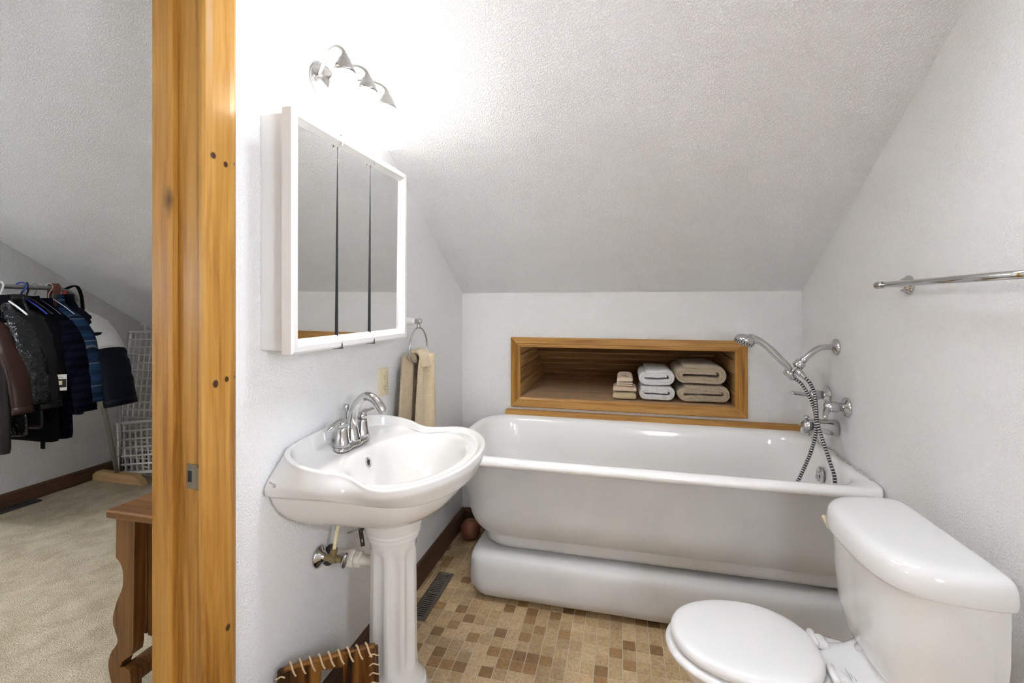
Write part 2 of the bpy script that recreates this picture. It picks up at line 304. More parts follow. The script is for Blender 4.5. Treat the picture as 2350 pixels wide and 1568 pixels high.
# ------------------------------------------------------------------ mesh helpers
class MB:
    def __init__(s): s.v = []; s.f = []; s.mi = []; s.m = 0
    def _f(s, fs): s.f += fs; s.mi += [s.m] * len(fs)
    def box(s, x0, x1, y0, y1, z0, z1):
        b = len(s.v); s.v += [(x, y, z) for z in (z0, z1) for x, y in ((x0, y0), (x1, y0), (x1, y1), (x0, y1))]
        s._f([(b, b+3, b+2, b+1), (b+4, b+5, b+6, b+7), (b, b+1, b+5, b+4), (b+1, b+2, b+6, b+5), (b+2, b+3, b+7, b+6), (b+3, b, b+4, b+7)]); return s
    def loft(s, rings, closed=True, cap0=True, cap1=True, loop=False):
        b = len(s.v); n = len(rings[0]); k = len(rings)
        for r in rings: s.v += [tuple(p) for p in r]
        fs = []
        for i in range(k if loop else k - 1):
            j2 = (i + 1) % k
            for j in range(n if closed else n - 1):
                a, c = j, (j + 1) % n
                fs.append((b+i*n+a, b+i*n+c, b+j2*n+c, b+j2*n+a))
        if not loop:
            if cap0: fs.append(tuple(b + q for q in reversed(range(n))))
            if cap1: fs.append(tuple(b + (k-1)*n + q for q in range(n)))
        s._f(fs); return s
    def tube(s, path, r, n=12, cap=True, flat=None):
        P = [Vector(p) for p in path]; k = len(P)
        R = [r] * k if not isinstance(r, (list, tuple)) else list(r)
        if flat is None: flat = [1.0] * k
        elif not isinstance(flat, (list, tuple)): flat = [flat] * k
        rings = []; up = None
        for i in range(k):
            t = (P[min(i+1, k-1)] - P[max(i-1, 0)]).normalized()
            if up is None:
                up = Vector((0, 0, 1)) if abs(t.z) < 0.9 else Vector((1, 0, 0))
            a = t.cross(up).normalized(); up = a.cross(t).normalized()
            rings.append([P[i] + R[i] * (math.cos(q) * a + math.sin(q) * flat[i] * up) for q in (2*PI*j/n for j in range(n))])
        return s.loft(rings, True, cap, cap)
    def lathe(s, prof, c=(0, 0, 0), axis='z', n=28, cap=True):
        ax = Vector(axis) if not isinstance(axis, str) else Vector({'x': (1, 0, 0), 'y': (0, 1, 0), 'z': (0, 0, 1), '-x': (-1, 0, 0), '-y': (0, -1, 0), '-z': (0, 0, -1)}[axis])
        ax.normalize(); h = Vector((0, 0, 1)) if abs(ax.z) < 0.9 else Vector((1, 0, 0))
        a = h.cross(ax).normalized(); b = ax.cross(a); c = Vector(c)
        rings = [[c + ax * z + r * (math.cos(q) * a + math.sin(q) * b) for q in (2*PI*j/n for j in range(n))] for r, z in prof]
        return s.loft(rings, True, cap, cap)
    def sphere(s, c, r, n=16, m=10, sq=(1, 1, 1)):
        c = Vector(c); rings = []
        for i in range(1, m):
            a = PI * i / m
            rings.append([c + Vector((r*sq[0]*math.sin(a)*math.cos(q), r*sq[1]*math.sin(a)*math.sin(q), -r*sq[2]*math.cos(a))) for q in (2*PI*j/n for j in range(n))])
        return s.loft(rings)
    def torus(s, c, R, r, axis='x', n=36, m=10, a0=0.0, a1=2*PI):
        c = Vector(c); full = abs(a1 - a0 - 2*PI) < 1e-6; pts = []
        for i in range(n + (0 if full else 1)):
            q = a0 + (a1 - a0) * i / n
            d = {'x': Vector((0, math.cos(q), math.sin(q))), 'y': Vector((math.cos(q), 0, math.sin(q))), 'z': Vector((math.cos(q), math.sin(q), 0))}[axis]
            axv = {'x': Vector((1, 0, 0)), 'y': Vector((0, 1, 0)), 'z': Vector((0, 0, 1))}[axis]
            pts.append([c + d * (R + r*math.cos(w)) + axv * r*math.sin(w) for w in (2*PI*j/m for j in range(m))])
        return s.loft(pts, True, not full, not full, loop=full)
    def prism(s, poly, plane, lo, hi):
        def P(p, w):
            return {'yz': (w, p[0], p[1]), 'xz': (p[0], w, p[1]), 'xy': (p[0], p[1], w)}[plane]
        b = len(s.v); n = len(poly)
        s.v += [P(p, lo) for p in poly] + [P(p, hi) for p in poly]
        s._f([tuple(b + i for i in reversed(range(n))), tuple(b + n + i for i in range(n))] + [(b+i, b+(i+1) % n, b+n+(i+1) % n, b+n+i) for i in range(n)]); return s
    def build(s, name, mat, parent=None, **kw): return mk(name, s.v, s.f, mat, parent, fm=s.mi, **kw)

WL = {}
def mk(name, verts, faces, mat, parent=None, smooth=False, sub=0, bev=0.0, seg=2, fm=None, center=None, auto=None):
    V = [Vector(v) * S for v in verts]
    if center is None:
        lo = Vector((min(v[i] for v in V) for i in range(3))); hi = Vector((max(v[i] for v in V) for i in range(3)))
        center = (lo + hi) / 2
    else: center = Vector(center) * S
    me = bpy.data.meshes.new(name)
    me.from_pydata([tuple(v - center) for v in V], [], faces); me.validate(); 
    mats = mat if isinstance(mat, (list, tuple)) else [mat]
    for q in mats: me.materials.append(M[q] if isinstance(q, str) else q)
    if fm and len(mats) > 1 and len(fm) == len(me.polygons):
        me.polygons.foreach_set('material_index', fm)
    import bmesh
    bm = bmesh.new(); bm.from_mesh(me); bmesh.ops.recalc_face_normals(bm, faces=bm.faces); bm.to_mesh(me); bm.free()
    if smooth:
        me.polygons.foreach_set('use_smooth', [True] * len(me.polygons))
    me.update()
    o = bpy.data.objects.new(name, me); sc.collection.objects.link(o)
    place(o, center, parent)
    if bev > 0:
        b = o.modifiers.new('bevel', 'BEVEL'); b.width = bev * S; b.segments = seg; b.limit_method = 'ANGLE'; b.angle_limit = math.radians(40)
    if sub:
        d = o.modifiers.new('subdivision', 'SUBSURF'); d.levels = sub; d.render_levels = sub
    if auto:
        try: me.set_sharp_from_angle(angle=math.radians(auto))
        except Exception: pass
    return o
def place(o, w, parent):
    WL[o.name] = Vector(w)
    if parent is not None:
        o.parent = parent; o.location = Vector(w) - WL[parent.name]
    else: o.location = w
def inst(src, name, loc, parent=None, rot=None):      # a piece sharing the mesh of src, centred at loc
    o = src.copy(); o.name = name; sc.collection.objects.link(o)
    if o.parent is not None: o.parent = None
    place(o, Vector(loc) * S, parent)
    if rot: o.rotation_euler = rot
    return o
def tag(o, label=None, cat=None, group=None, kind=None):
    if label: o['label'] = label
    if cat: o['category'] = cat
    if group: o['group'] = group
    if kind: o['kind'] = kind
    return o
def thing(name, label, cat, loc, group=None):
    o = bpy.data.objects.new(name, None); sc.collection.objects.link(o)
    o.empty_display_size = 0.05; place(o, Vector(loc) * S, None)
    return tag(o, label, cat, group)
def struct_root(name, loc):
    o = bpy.data.objects.new(name, None); sc.collection.objects.link(o); o.empty_display_size = 0.05
    place(o, Vector(loc) * S, None); o['kind'] = 'structure'; return o
def st(o): o['kind'] = 'structure'; return o
def box(name, x0, x1, y0, y1, z0, z1, mat, parent=None, bev=0.0, **kw):
    return MB().box(x0, x1, y0, y1, z0, z1).build(name, mat, parent, bev=bev, **kw)
def spline(pts, n=8, closed=False):
    P = [Vector(p) for p in pts]; k = len(P); out = []
    for i in range(k if closed else k - 1):
        if closed: p0, p1, p2, p3 = P[(i-1) % k], P[i], P[(i+1) % k], P[(i+2) % k]
        else: p0, p1, p2, p3 = P[max(i-1, 0)], P[i], P[i+1], P[min(i+2, k-1)]
        for j in range(n):
            t = j / n
            out.append(0.5 * ((2*p1) + (p2-p0)*t + (2*p0-5*p1+4*p2-p3)*t*t + (3*p1-p0-3*p2+p3)*t**3))
    if not closed: out.append(P[-1])
    return out
def lerp_list(a, n):            # resample a list of floats to n entries
    out = []
    for i in range(n):
        t = i * (len(a) - 1) / (n - 1); j = min(int(t), len(a) - 2); out.append(a[j] + (a[j+1] - a[j]) * (t - j))
    return out
def rrect(x0, x1, y0, y1, r, z, n=5):    # r: radii at (x0,y0),(x1,y0),(x1,y1),(x0,y1)
    if not isinstance(r, (list, tuple)): r = [r] * 4
    cs = [(x0, y0, 1, 1, PI), (x1, y0, -1, 1, 1.5*PI), (x1, y1, -1, -1, 0), (x0, y1, 1, -1, 0.5*PI)]; out = []
    for (cx, cy, sx, sy, a0), rr in zip(cs, r):
        for j in range(n + 1):
            a = a0 + 0.5 * PI * j / n
            out.append((cx + sx*rr + rr*math.cos(a), cy + sy*rr + rr*math.sin(a), z))
    full = []
    for i, p in enumerate(out):         # one extra vertex in the middle of every straight side
        full.append(p)
        if i % (n + 1) == n:
            q = out[(i + 1) % len(out)]
            for w in (0.25, 0.5, 0.75): full.append(tuple(p[k]*(1-w) + q[k]*w for k in range(3)))
    return full
def text_mesh(name, body, size, mat, parent, origin, xdir, ydir, extrude=0.0002):
    cu = bpy.data.curves.new(name, 'FONT'); cu.body = body; cu.size = size * S; cu.extrude = extrude * S
    cu.align_x = 'CENTER'; cu.align_y = 'CENTER'
    to = bpy.data.objects.new(name + '_tmp', cu); sc.collection.objects.link(to)
    dg = bpy.context.evaluated_depsgraph_get(); me = bpy.data.meshes.new_from_object(to.evaluated_get(dg))
    bpy.data.objects.remove(to)
    me.materials.clear(); me.materials.append(M[mat])
    o = bpy.data.objects.new(name, me); sc.collection.objects.link(o)
    xd, yd = Vector(xdir).normalized(), Vector(ydir).normalized(); zd = xd.cross(yd)
    place(o, Vector(origin) * S, parent)
    o.rotation_euler = Matrix((xd, yd, zd)).transposed().to_euler()
    return o

# ------------------------------------------------------------------ the setting
XP, XF = -0.972, -3.52                          # far face of the partition, far wall of the other room
YFLAT = YB - (ZF - ZB) / SL
YE = 3.45

# bathroom floor: grout bed and single vinyl tiles
P = 0.0457
floor = st(box('floor', XP + 0.06, XR + 0.1, YF - 0.1, YB + 0.1, -0.06, -0.0022, 'grout'))
tile_src = MB().box(-P/2+0.0013, P/2-0.0013, -P/2+0.0013, P/2-0.0013, -0.003, 0.0).build('tile', 'tile', None, bev=0.0011, seg=1, center=(0, 0, -0.0015))
tiles = []
x0p, y0p = 0.1364, 1.6837
for i in range(-24, 15):
    for j in range(-40, 16):
        x, y = x0p + (i + 0.5) * P, y0p + (j + 0.5) * P
        if not (XL - 0.012 < x < XR and YF < y < YB - 0.01): continue
        near = -0.87 < x < 0.17 and 1.30 < y < 1.80
        near = near or (-0.87 < x < -0.57 and 1.30 < y < 2.3)
        if -0.72 < x < -0.55 and 1.1 < y < 1.33: near = False
        if -0.80 < x < -0.735 and 1.61 < y < 1.905: near = False
        tiles.append((near, x, y))
near = sorted([t for t in tiles if t[0]], key=lambda t: (t[1] + 0.3) ** 2 + t[2] ** 2 * 0.6)
vis = near[:300]
for _, x, y in vis: inst(tile_src, 'tile', (x, y, -0.0015), floor)
rest = MB()
for t in tiles:
    if t in vis: continue
    _, x, y = t; h = P / 2 - 0.0013; b0 = len(rest.v)
    rest.v += [(x-h, y-h, -0.0006), (x+h, y-h, -0.0006), (x+h, y+h, -0.0006), (x-h, y+h, -0.0006)]; rest._f([(b0, b0+1, b0+2, b0+3)])
ro = rest.build('tile_field', 'tile', floor); ro['kind'] = 'stuff'
bpy.data.objects.remove(tile_src)

carpet = MB()
nx, ny = 60, 90
gx = [XF - 0.1 + (XP + 0.06 - XF + 0.1) * i / nx for i in range(nx + 1)]; gy = [YF - 0.1 + (YE - YF + 0.1) * j / ny for j in range(ny + 1)]
carpet.loft([[(x, y, 0.008 + 0.006 * mnoise.noise(Vector((x * 9, y * 9, 0)))) for x in gx] for y in gy], closed=False, cap0=False, cap1=False)
st(carpet.build('floor_carpet', 'carpet', None, smooth=True))
st(box('floor_slab', XF - 0.15, XR + 0.15, YF - 0.15, YE + 0.1, -0.16, -0.062, 'grout'))

# walls
wr = MB().prism([(ADDED_WIN_A[1], -0.06), (YE, -0.06), (YE, zc(YE)), (YFLAT, ZF), (ADDED_WIN_A[1], ZF)], 'yz', XR, XR + 0.1)
wr.box(XR, XR + 0.1, YF - 0.1, ADDED_WIN_A[0], -0.06, ZF).box(XR, XR + 0.1, ADDED_WIN_A[0], ADDED_WIN_A[1], -0.06, ADDED_WIN_A[2]).box(XR, XR + 0.1, ADDED_WIN_A[0], ADDED_WIN_A[1], ADDED_WIN_A[3], ZF)
st(wr.build('wall_right', 'wall'))
st(MB().prism([(YF-0.1, -0.06), (YE, -0.06), (YE, zc(YE)), (YFLAT, ZF), (YF-0.1, ZF)], 'yz', XF - 0.1, XF).build('wall_far', 'wall_shaded'))
DY0, DY1, DZ = -0.02, 0.795, 2.02               # doorway in the partition
wl = MB().prism([(DY1, -0.05), (YE, -0.05), (YE, zc(YE)), (YFLAT, ZF), (YF, ZF), (YF, -0.05), (DY0, -0.05), (DY0, DZ), (DY1, DZ)], 'yz', XP, XL)
st(wl.build('wall_left', 'wall'))
NX0, NX1, NZ0, NZ1 = -0.529, 0.520, 0.712, 0.978
wb = MB()
HO = 0.016                                      # the rough opening is larger than the lined niche
wb.box(XL, NX0-HO, YB, YB+0.08, -0.05, ZB); wb.box(NX1+HO, XR, YB, YB+0.08, -0.05, ZB)
wb.box(NX0-HO, NX1+HO, YB, YB+0.08, -0.05, NZ0-HO); wb.box(NX0-HO, NX1+HO, YB, YB+0.08, NZ1+HO, ZB)
st(wb.build('wall_back', 'wall'))
st(box('wall_knee', XF, XP, YK, YK + 0.08, -0.05, zc(YK) + 0.0, 'wall_shaded'))
st(box('wall_eave', XF - 0.1, XR + 0.1, YE, YE + 0.1, -0.06, zc(YE) + 0.12, 'wall_shaded'))
wf = MB(); xa = XF - 0.1
for w in (ADDED_WIN_B, ADDED_WIN_C):
    wf.box(xa, w[0], YF - 0.1, YF, -0.06, ZF).box(w[0], w[1], YF - 0.1, YF, -0.06, w[2]).box(w[0], w[1], YF - 0.1, YF, w[3], ZF); xa = w[1]
wf.box(xa, XR + 0.1, YF - 0.1, YF, -0.06, ZF)
st(wf.build('wall_front', 'wall'))
ce = MB()
def roof(x0, x1, y0, y1): ce.prism([(y0, zc(y0)), (y1, zc(y1)), (y1, zc(y1) + 0.12), (y0, zc(y0) + 0.12)], 'yz', x0, x1)
xm_ = (XP + XL) / 2
for xa, xb, (kx0, kx1, ky0, ky1) in ((XF - 0.1, xm_, ADDED_SKY_B), (xm_, XR + 0.1, ADDED_SKY_A)):
    roof(xa, kx0, YFLAT, ky1); roof(kx1, xb, YFLAT, ky1); roof(kx0, kx1, YFLAT, ky0)
roof(XF - 0.1, xm_, ADDED_SKY_B[3], ADDED_SKY_A[3])
roof(XF - 0.1, XR + 0.1, ADDED_SKY_A[3], YE + 0.1)
st(ce.build('ceiling', 'ceil'))
st(box('ceiling_flat', XF - 0.1, XR + 0.1, YF - 0.1, YFLAT, ZF, ZF + 0.12, 'ceil'))
for n_, (kx0, kx1, ky0, ky1) in (('added_window_1', ADDED_SKY_A), ('added_window_2', ADDED_SKY_B)):  # frames lining the two added roof windows
    r = struct_root(n_, ((kx0 + kx1) / 2, (ky0 + ky1) / 2, zc((ky0 + ky1) / 2)))
    t = 0.014
    def rp_(x0, x1, y0, y1): return MB().prism([(y0, zc(y0) - 0.004), (y1, zc(y1) - 0.004), (y1, zc(y1) + 0.14), (y0, zc(y0) + 0.14)], 'yz', x0, x1)
    for q in ((kx0, kx0 + t, ky0, ky1), (kx1 - t, kx1, ky0, ky1), (kx0 + t, kx1 - t, ky0, ky0 + t), (kx0 + t, kx1 - t, ky1 - t, ky1)):
        rp_(*q).build('added_window_frame', 'cabwhite', r)

for n_, w, side in (('added_window_3', ADDED_WIN_A, True), ('added_window_4', ADDED_WIN_B, False), ('added_window_5', ADDED_WIN_C, False)):  # frames of the three added wall windows, all out of view
    t = 0.03; fr = MB()
    for q in ((w[0], w[1], w[2], w[2]+t), (w[0], w[1], w[3]-t, w[3]), (w[0], w[0]+t, w[2]+t, w[3]-t), (w[1]-t, w[1], w[2]+t, w[3]-t)):
        if side: fr.box(XR + 0.02, XR + 0.08, q[0], q[1], q[2], q[3])
        else: fr.box(q[0], q[1], YF - 0.08, YF - 0.02, q[2], q[3])
    st(fr.build(n_, 'pine'))

# baseboards
st(MB().prism([(XL, 0), (XL+0.017, 0), (XL+0.017, 0.080), (XL+0.011, 0.092), (XL, 0.094)], 'xz', 0.868, YB).build('baseboard_left', 'baseboard'))
st(MB().prism([(YB, 0), (YB-0.017, 0), (YB-0.017, 0.080), (YB-0.011, 0.092), (YB, 0.094)], 'yz', XL + 0.017, XR).build('baseboard_back', 'baseboard'))
st(MB().prism([(XF, 0), (XF+0.016, 0), (XF+0.016, 0.088), (XF, 0.096)], 'xz', YF, YK).build('baseboard_far', 'baseboard'))
st(box('baseboard_knee', XF + 0.016, XP, YK - 0.016, YK, 0, 0.094, 'baseboard'))

# door frame: jamb, stop, casings, strike plate
df = struct_root('door_1', (-0.91, DY1, 0))
JY = 0.778
box('jamb', XP - 0.002, XL + 0.002, JY, DY1 + 0.001, 0, DZ, 'pine', df, bev=0.0015)
box('jamb', XP - 0.002, XL + 0.002, DY0 - 0.001, DY0 + 0.017, 0, DZ, 'pine', df)
box('head_jamb', XP - 0.002, XL + 0.002, DY0 + 0.017, JY, DZ - 0.017, DZ + 0.001, 'pine', df)
sp_ = [(XP, JY), (XP, JY - 0.015), (XP + 0.004, JY - 0.018), (XP + 0.046, JY - 0.018), (XP + 0.052, JY - 0.013), (XP + 0.052, JY)]
MB().prism(sp_, 'xy', 0, DZ - 0.017).build('door_stop', 'pine', df, bev=0.0015)
cp = [(XL, 0), (XL+0.010, 0), (XL+0.016, 0.010), (XL+0.018, 0.024), (XL+0.018, 0.066), (XL+0.014, 0.080), (XL+0.008, 0.084), (XL, 0.084)]
KNOTS = [(0.786, 1.514, 0.010), (0.816, 1.505, 0.009), (0.842, 1.513, 0.005), (0.791, 1.033, 0.011), (0.819, 1.038, 0.009), (0.843, 1.040, 0.006), (0.822, 0.496, 0.010), (0.800, 0.30, 0.008)]
CCY, CCZ = 0.809, 1.045
M['pine_knots'] = knotted('varnished_pine_knotty', 'pine', [((y - CCY) * S, (z - CCZ) * S, r) for y, z, r in KNOTS])
MB().prism([(x, 0.767 + (0.084 - y)) for x, y in cp], 'xy', 0, 2.09).build('casing', 'pine_knots', df, bev=0.001)
MB().prism([(x, DY0 - 0.073 + y) for x, y in cp], 'xy', 0, 2.09).build('casing', 'pine', df)
MB().prism([(x, DZ - 0.008 + y) for x, y in cp], 'xz', DY0 + 0.011, 0.772).build('head_casing', 'pine', df)
MB().prism([(2 * XP - (x + XP - XL), 0.787 + (0.084 - y)) for x, y in cp], 'xy', 0, 2.09).build('casing', 'pine', df, bev=0.001)
# strike plate on the jamb
sk = MB()
px0, px1, pz0, pz1 = -0.896, -0.864, 0.812, 0.864
hz0, hz1, hx0, hx1 = 0.826, 0.850, -0.893, -0.882
y0s, y1s = JY - 0.0022, JY - 0.0002
sk.box(px0, hx0, y0s, y1s, pz0, pz1).box(hx1, px1, y0s, y1s, pz0, pz1).box(hx0, hx1, y0s, y1s, pz0, hz0).box(hx0, hx1, y0s, y1s, hz1, pz1)
lip = [(px1, pz0)] + [(px1 + 0.011 * math.sin(PI * k / 10), pz0 + (pz1 - pz0) * k / 10) for k in range(1, 10)] + [(px1, pz1)]
sk.prism(lip, 'xz', y0s - 0.004, y1s)
spo = sk.build('strike_plate', 'strike', df)
box('latch_hole', hx0, hx1, JY - 0.0012, JY - 0.0003, hz0, hz1, 'black', spo)
for zz in (0.8185, 0.8575):
    MB().lathe([(0.0032, 0), (0.0028, 0.0012)], (-0.888, y0s, zz), '-y', 12).build('screw', 'strike', spo)
# the door itself, swung open into the bathroom behind the camera
dr = struct_root('door_2', (-0.80, -0.02, 0))
ang = math.radians(-98)
ux, uy = math.cos(ang), math.sin(ang)
def dbox(n_, a0, a1, b0, b1, z0, z1, mat):
    m = MB(); pts = [(a0, b0), (a1, b0), (a1, b1), (a0, b1)]
    m.prism([(-0.80 + a * ux - b * uy, -0.03 + a * uy + b * ux) for a, b in pts], 'xy', z0, z1); return m.build(n_, mat, dr, bev=0.002)
dbox('stile', 0, 0.11, 0, 0.034, 0.01, 1.98, 'pine'); dbox('stile', 0.66, 0.77, 0, 0.034, 0.01, 1.98, 'pine')
for z0, z1 in ((0.01, 0.22), (0.80, 1.0), (1.86, 1.98)): dbox('rail', 0.11, 0.66, 0, 0.034, z0, z1, 'pine')
for z0, z1 in ((0.22, 0.80), (1.0, 1.86)): dbox('panel', 0.11, 0.66, 0.010, 0.024, z0, z1, 'pine')

# wood ledge above the tub, niche with its frame and boards
st(MB().box(-0.603, 0.790, 2.338, YB, 0.6185, 0.6475).build('trim_1', 'pine_x', None, bev=0.0025))
ni = struct_root('trim_2', (0, YB, NZ0))
FX0, FX1, FZ0, FZ1, FY = -0.578, 0.573, 0.661, 1.029, 2.353
def frame_piece(outer, inner, mat):
    m = MB(); a, b = outer; c, d = inner                    # outer edge a-b, inner edge c-d (xz)
    def L(p, q, t): return (p[0] + (q[0]-p[0])*t, p[1] + (q[1]-p[1])*t)
    prof = [(0.0, YB), (0.0, FY+0.004), (0.10, FY), (0.62, FY), (0.70, FY+0.004), (0.78, FY+0.003), (1.0, FY+0.008), (1.0, YB)]
    r0 = [(*L(a, c, t), y) for t, y in prof]; r1 = [(*L(b, d, t), y) for t, y in prof]
    m.loft([[(p[0], p[2], p[1]) for p in r0], [(p[0], p[2], p[1]) for p in r1]]); return m.build('frame_board', mat, ni)
g = 0.0006
A, B, C_, D_ = (FX0, FZ0), (FX1, FZ0), (FX1, FZ1), (FX0, FZ1)
a, b, c, d = (NX0, NZ0), (NX1, NZ0), (NX1, NZ1), (NX0, NZ1)
def sh(p, dx, dz): return (p[0] + dx, p[1] + dz)
frame_piece((sh(A, g, 0), sh(B, -g, 0)), (sh(a, g, 0), sh(b, -g, 0)), 'pine_x'); frame_piece((sh(D_, g, 0), sh(C_, -g, 0)), (sh(d, g, 0), sh(c, -g, 0)), 'pine_x')
frame_piece((sh(A, 0, g), sh(D_, 0, -g)), (sh(a, 0, g), sh(d, 0, -g)), 'pine'); frame_piece((sh(B, 0, g), sh(C_, 0, -g)), (sh(b, 0, g), sh(c, 0, -g)), 'pine')
box('shelf_floor', NX0 - 0.013, NX1 + 0.013, YB + 0.001, 3.28, NZ0 - 0.013, NZ0, 'pine_floor', ni)
rise = 0.0745
for side, xw, dx in ((0, NX0, -0.012), (1, NX1, 0.012)):
    for k in range(5):
        z0, z1 = NZ0 + k * rise + 0.0015, NZ0 + (k + 1) * rise - 0.002
        if z0 > 1.1: break
        ya, yb = YB + (ZB - z0 - 0.03) / SL, YB + (ZB - z1 - 0.03) / SL
        x0, x1 = sorted((xw, xw + dx))
        m = MB().prism([(YB + 0.002, z0), (ya, z0), (yb, z1), (YB + 0.002, z1)], 'yz', x0, x1)
        m.build('plank', 'pine_side', ni, bev=0.004, seg=1)
nx_, nz_ = Vector((0, -SL, -1)).normalized(), None
dirv = Vector((0, 1, -SL)).normalized()
for k in range(13):
    s0, s1 = 0.05 + k * 0.078, 0.05 + (k + 1) * 0.078 - 0.006
    base = Vector((0, YB + 0.04, zc(YB + 0.04) - 0.022))
    p0, p1 = base + dirv * s0, base + dirv * s1
    if p1.z < NZ0 - 0.03: break
    up = Vector((0, SL, 1)).normalized() * 0.012
    m = MB().prism([(p0.y, p0.z), (p1.y, p1.z), (p1.y + up.y, p1.z + up.z), (p0.y + up.y, p0.z + up.z)], 'yz', NX0 - 0.01, NX1 + 0.01)
    m.build('plank', 'pine_dark', ni, bev=0.0055, seg=1)

# ------------------------------------------------------------------ bathtub
tub = thing('bathtub', 'long white enamelled bathtub with grey painted outside on a stepped plinth', 'bathtub', (0.05, 2.0, 0))
X1 = XR - 0.004
def tr(x0, y0, z, rl, x1=X1, y1=2.36, rr=0.05, rf=None): return rrect(x0, x1, y0, y1, [rl, rf or rr, rr, rl], z, 6)
shell = MB()
shell.loft([tr(-0.555, 1.795, 0.20, 0.085, X1, 2.34), tr(-0.560, 1.790, 0.235, 0.085, X1, 2.34), tr(-0.562, 1.787, 0.264, 0.085, X1, 2.34), tr(-0.563, 1.786, 0.2685, 0.085, X1, 2.34), tr(-0.567, 1.782, 0.2715, 0.085, X1, 2.34), tr(-0.574, 1.776, 0.275, 0.085, X1, 2.34),
            tr(-0.600, 1.752, 0.298, 0.105, X1, 2.345), tr(-0.622, 1.732, 0.335, 0.125, X1, 2.35), tr(-0.636, 1.720, 0.39, 0.14, X1, 2.35), tr(-0.652, 1.705, 0.50, 0.16, X1, 2.35),
            tr(-0.664, 1.694, 0.590, 0.165, X1, 2.35), tr(-0.664, 1.694, 0.600, 0.165, X1, 2.35)], cap0=True, cap1=False)
shell.build('shell', 'tubpaint', tub, smooth=True, sub=1)
rim = MB()
rim.loft([tr(-0.668, 1.690, 0.586, 0.16), tr(-0.700, 1.652, 0.586, 0.17, rf=.05), tr(-0.714, 1.638, 0.594, 0.175, rf=.055), tr(-0.718, 1.634, 0.606, 0.178, rf=.055), tr(-0.712, 1.640, 0.618, 0.175, rf=.055),
          tr(-0.698, 1.653, 0.625, 0.17, rf=.05), tr(-0.680, 1.672, 0.624, 0.16, 0.782, 2.335, 0.12), tr(-0.664, 1.688, 0.615, 0.15, 0.766, 2.318, 0.13), tr(-0.655, 1.697, 0.595, 0.145, 0.760, 2.308, 0.13),
          tr(-0.640, 1.705, 0.52, 0.14, 0.752, 2.298, 0.13), tr(-0.60, 1.720, 0.40, 0.14, 0.738, 2.285, 0.13), tr(-0.545, 1.745, 0.31, 0.13, 0.71, 2.26, 0.12), tr(-0.49, 1.785, 0.272, 0.12, 0.67, 2.22, 0.12), tr(-0.42, 1.84, 0.262, 0.10, 0.62, 2.16, 0.10)],
         cap0=False, cap1=True)
rim.build('basin', 'enamel', tub, smooth=True, sub=1)
pl = MB()
pl.loft([tr(-0.618, 1.752, 0.0, 0.075, X1, 2.34), tr(-0.618, 1.752, 0.06, 0.075, X1, 2.34), tr(-0.618, 1.752, 0.135, 0.075, X1, 2.34), tr(-0.616, 1.754, 0.163, 0.075, X1, 2.34), tr(-0.609, 1.761, 0.180, 0.075, X1, 2.34), tr(-0.596, 1.774, 0.190, 0.075, X1, 2.34),
         tr(-0.578, 1.792, 0.197, 0.075, X1, 2.34), tr(-0.555, 1.815, 0.204, 0.075, X1, 2.34)])
pl.build('plinth', 'tubpaint', tub, smooth=True, sub=1)
ov = MB().lathe([(0.030, 0), (0.031, 0.004), (0.027, 0.008), (0.012, 0.010), (0.0, 0.010)], (0.749, 2.005, 0.540), '-x', 28).build('overflow_plate', 'chrome', tub, smooth=True)
MB().box(0.729, 0.736, 2.002, 2.009, 0.524, 0.540).build('trip_lever', 'chrome', ov, bev=0.002)
for zz in (0.552, 0.517): MB().lathe([(0.004, 0), (0.003, 0.003)], (0.736, 2.005, zz), '-x', 10).build('screw', 'chrome', ov)
MB().lathe([(0.028, 0), (0.028, 0.003), (0.02, 0.005), (0.0, 0.004)], (0.56, 2.0, 0.262), 'z', 24).build('drain', 'chrome', tub, smooth=True)
ck = MB(); pth = [(X1 - 0.009, y, 0.624 + 0.004 * math.sin(y * 60) - max(0, 1.70 - y) * 0.25) for y in [2.30 - 0.03 * k for k in range(20)]]
ck.tube(pth, [0.004 + 0.003 * abs(mnoise.noise(Vector((0, p[1] * 25, 3)))) + max(0, (1.74 - p[1])) * 0.05 for p in pth], 8).build('caulk_line', 'caulk', tub, smooth=True)
# ball foot in the corner beside the tub
tag(MB().lathe([(0.018, 0.0005), (0.036, 0.008), (0.048, 0.026), (0.051, 0.046), (0.047, 0.066), (0.036, 0.084), (0.020, 0.094), (0.006, 0.098)], (-0.762, 2.235, 0), 'z', 24).build('wooden_ball', 'clay', None, smooth=True), 'reddish-brown round wooden ball on the tiles in the corner beside the tub', 'ball')

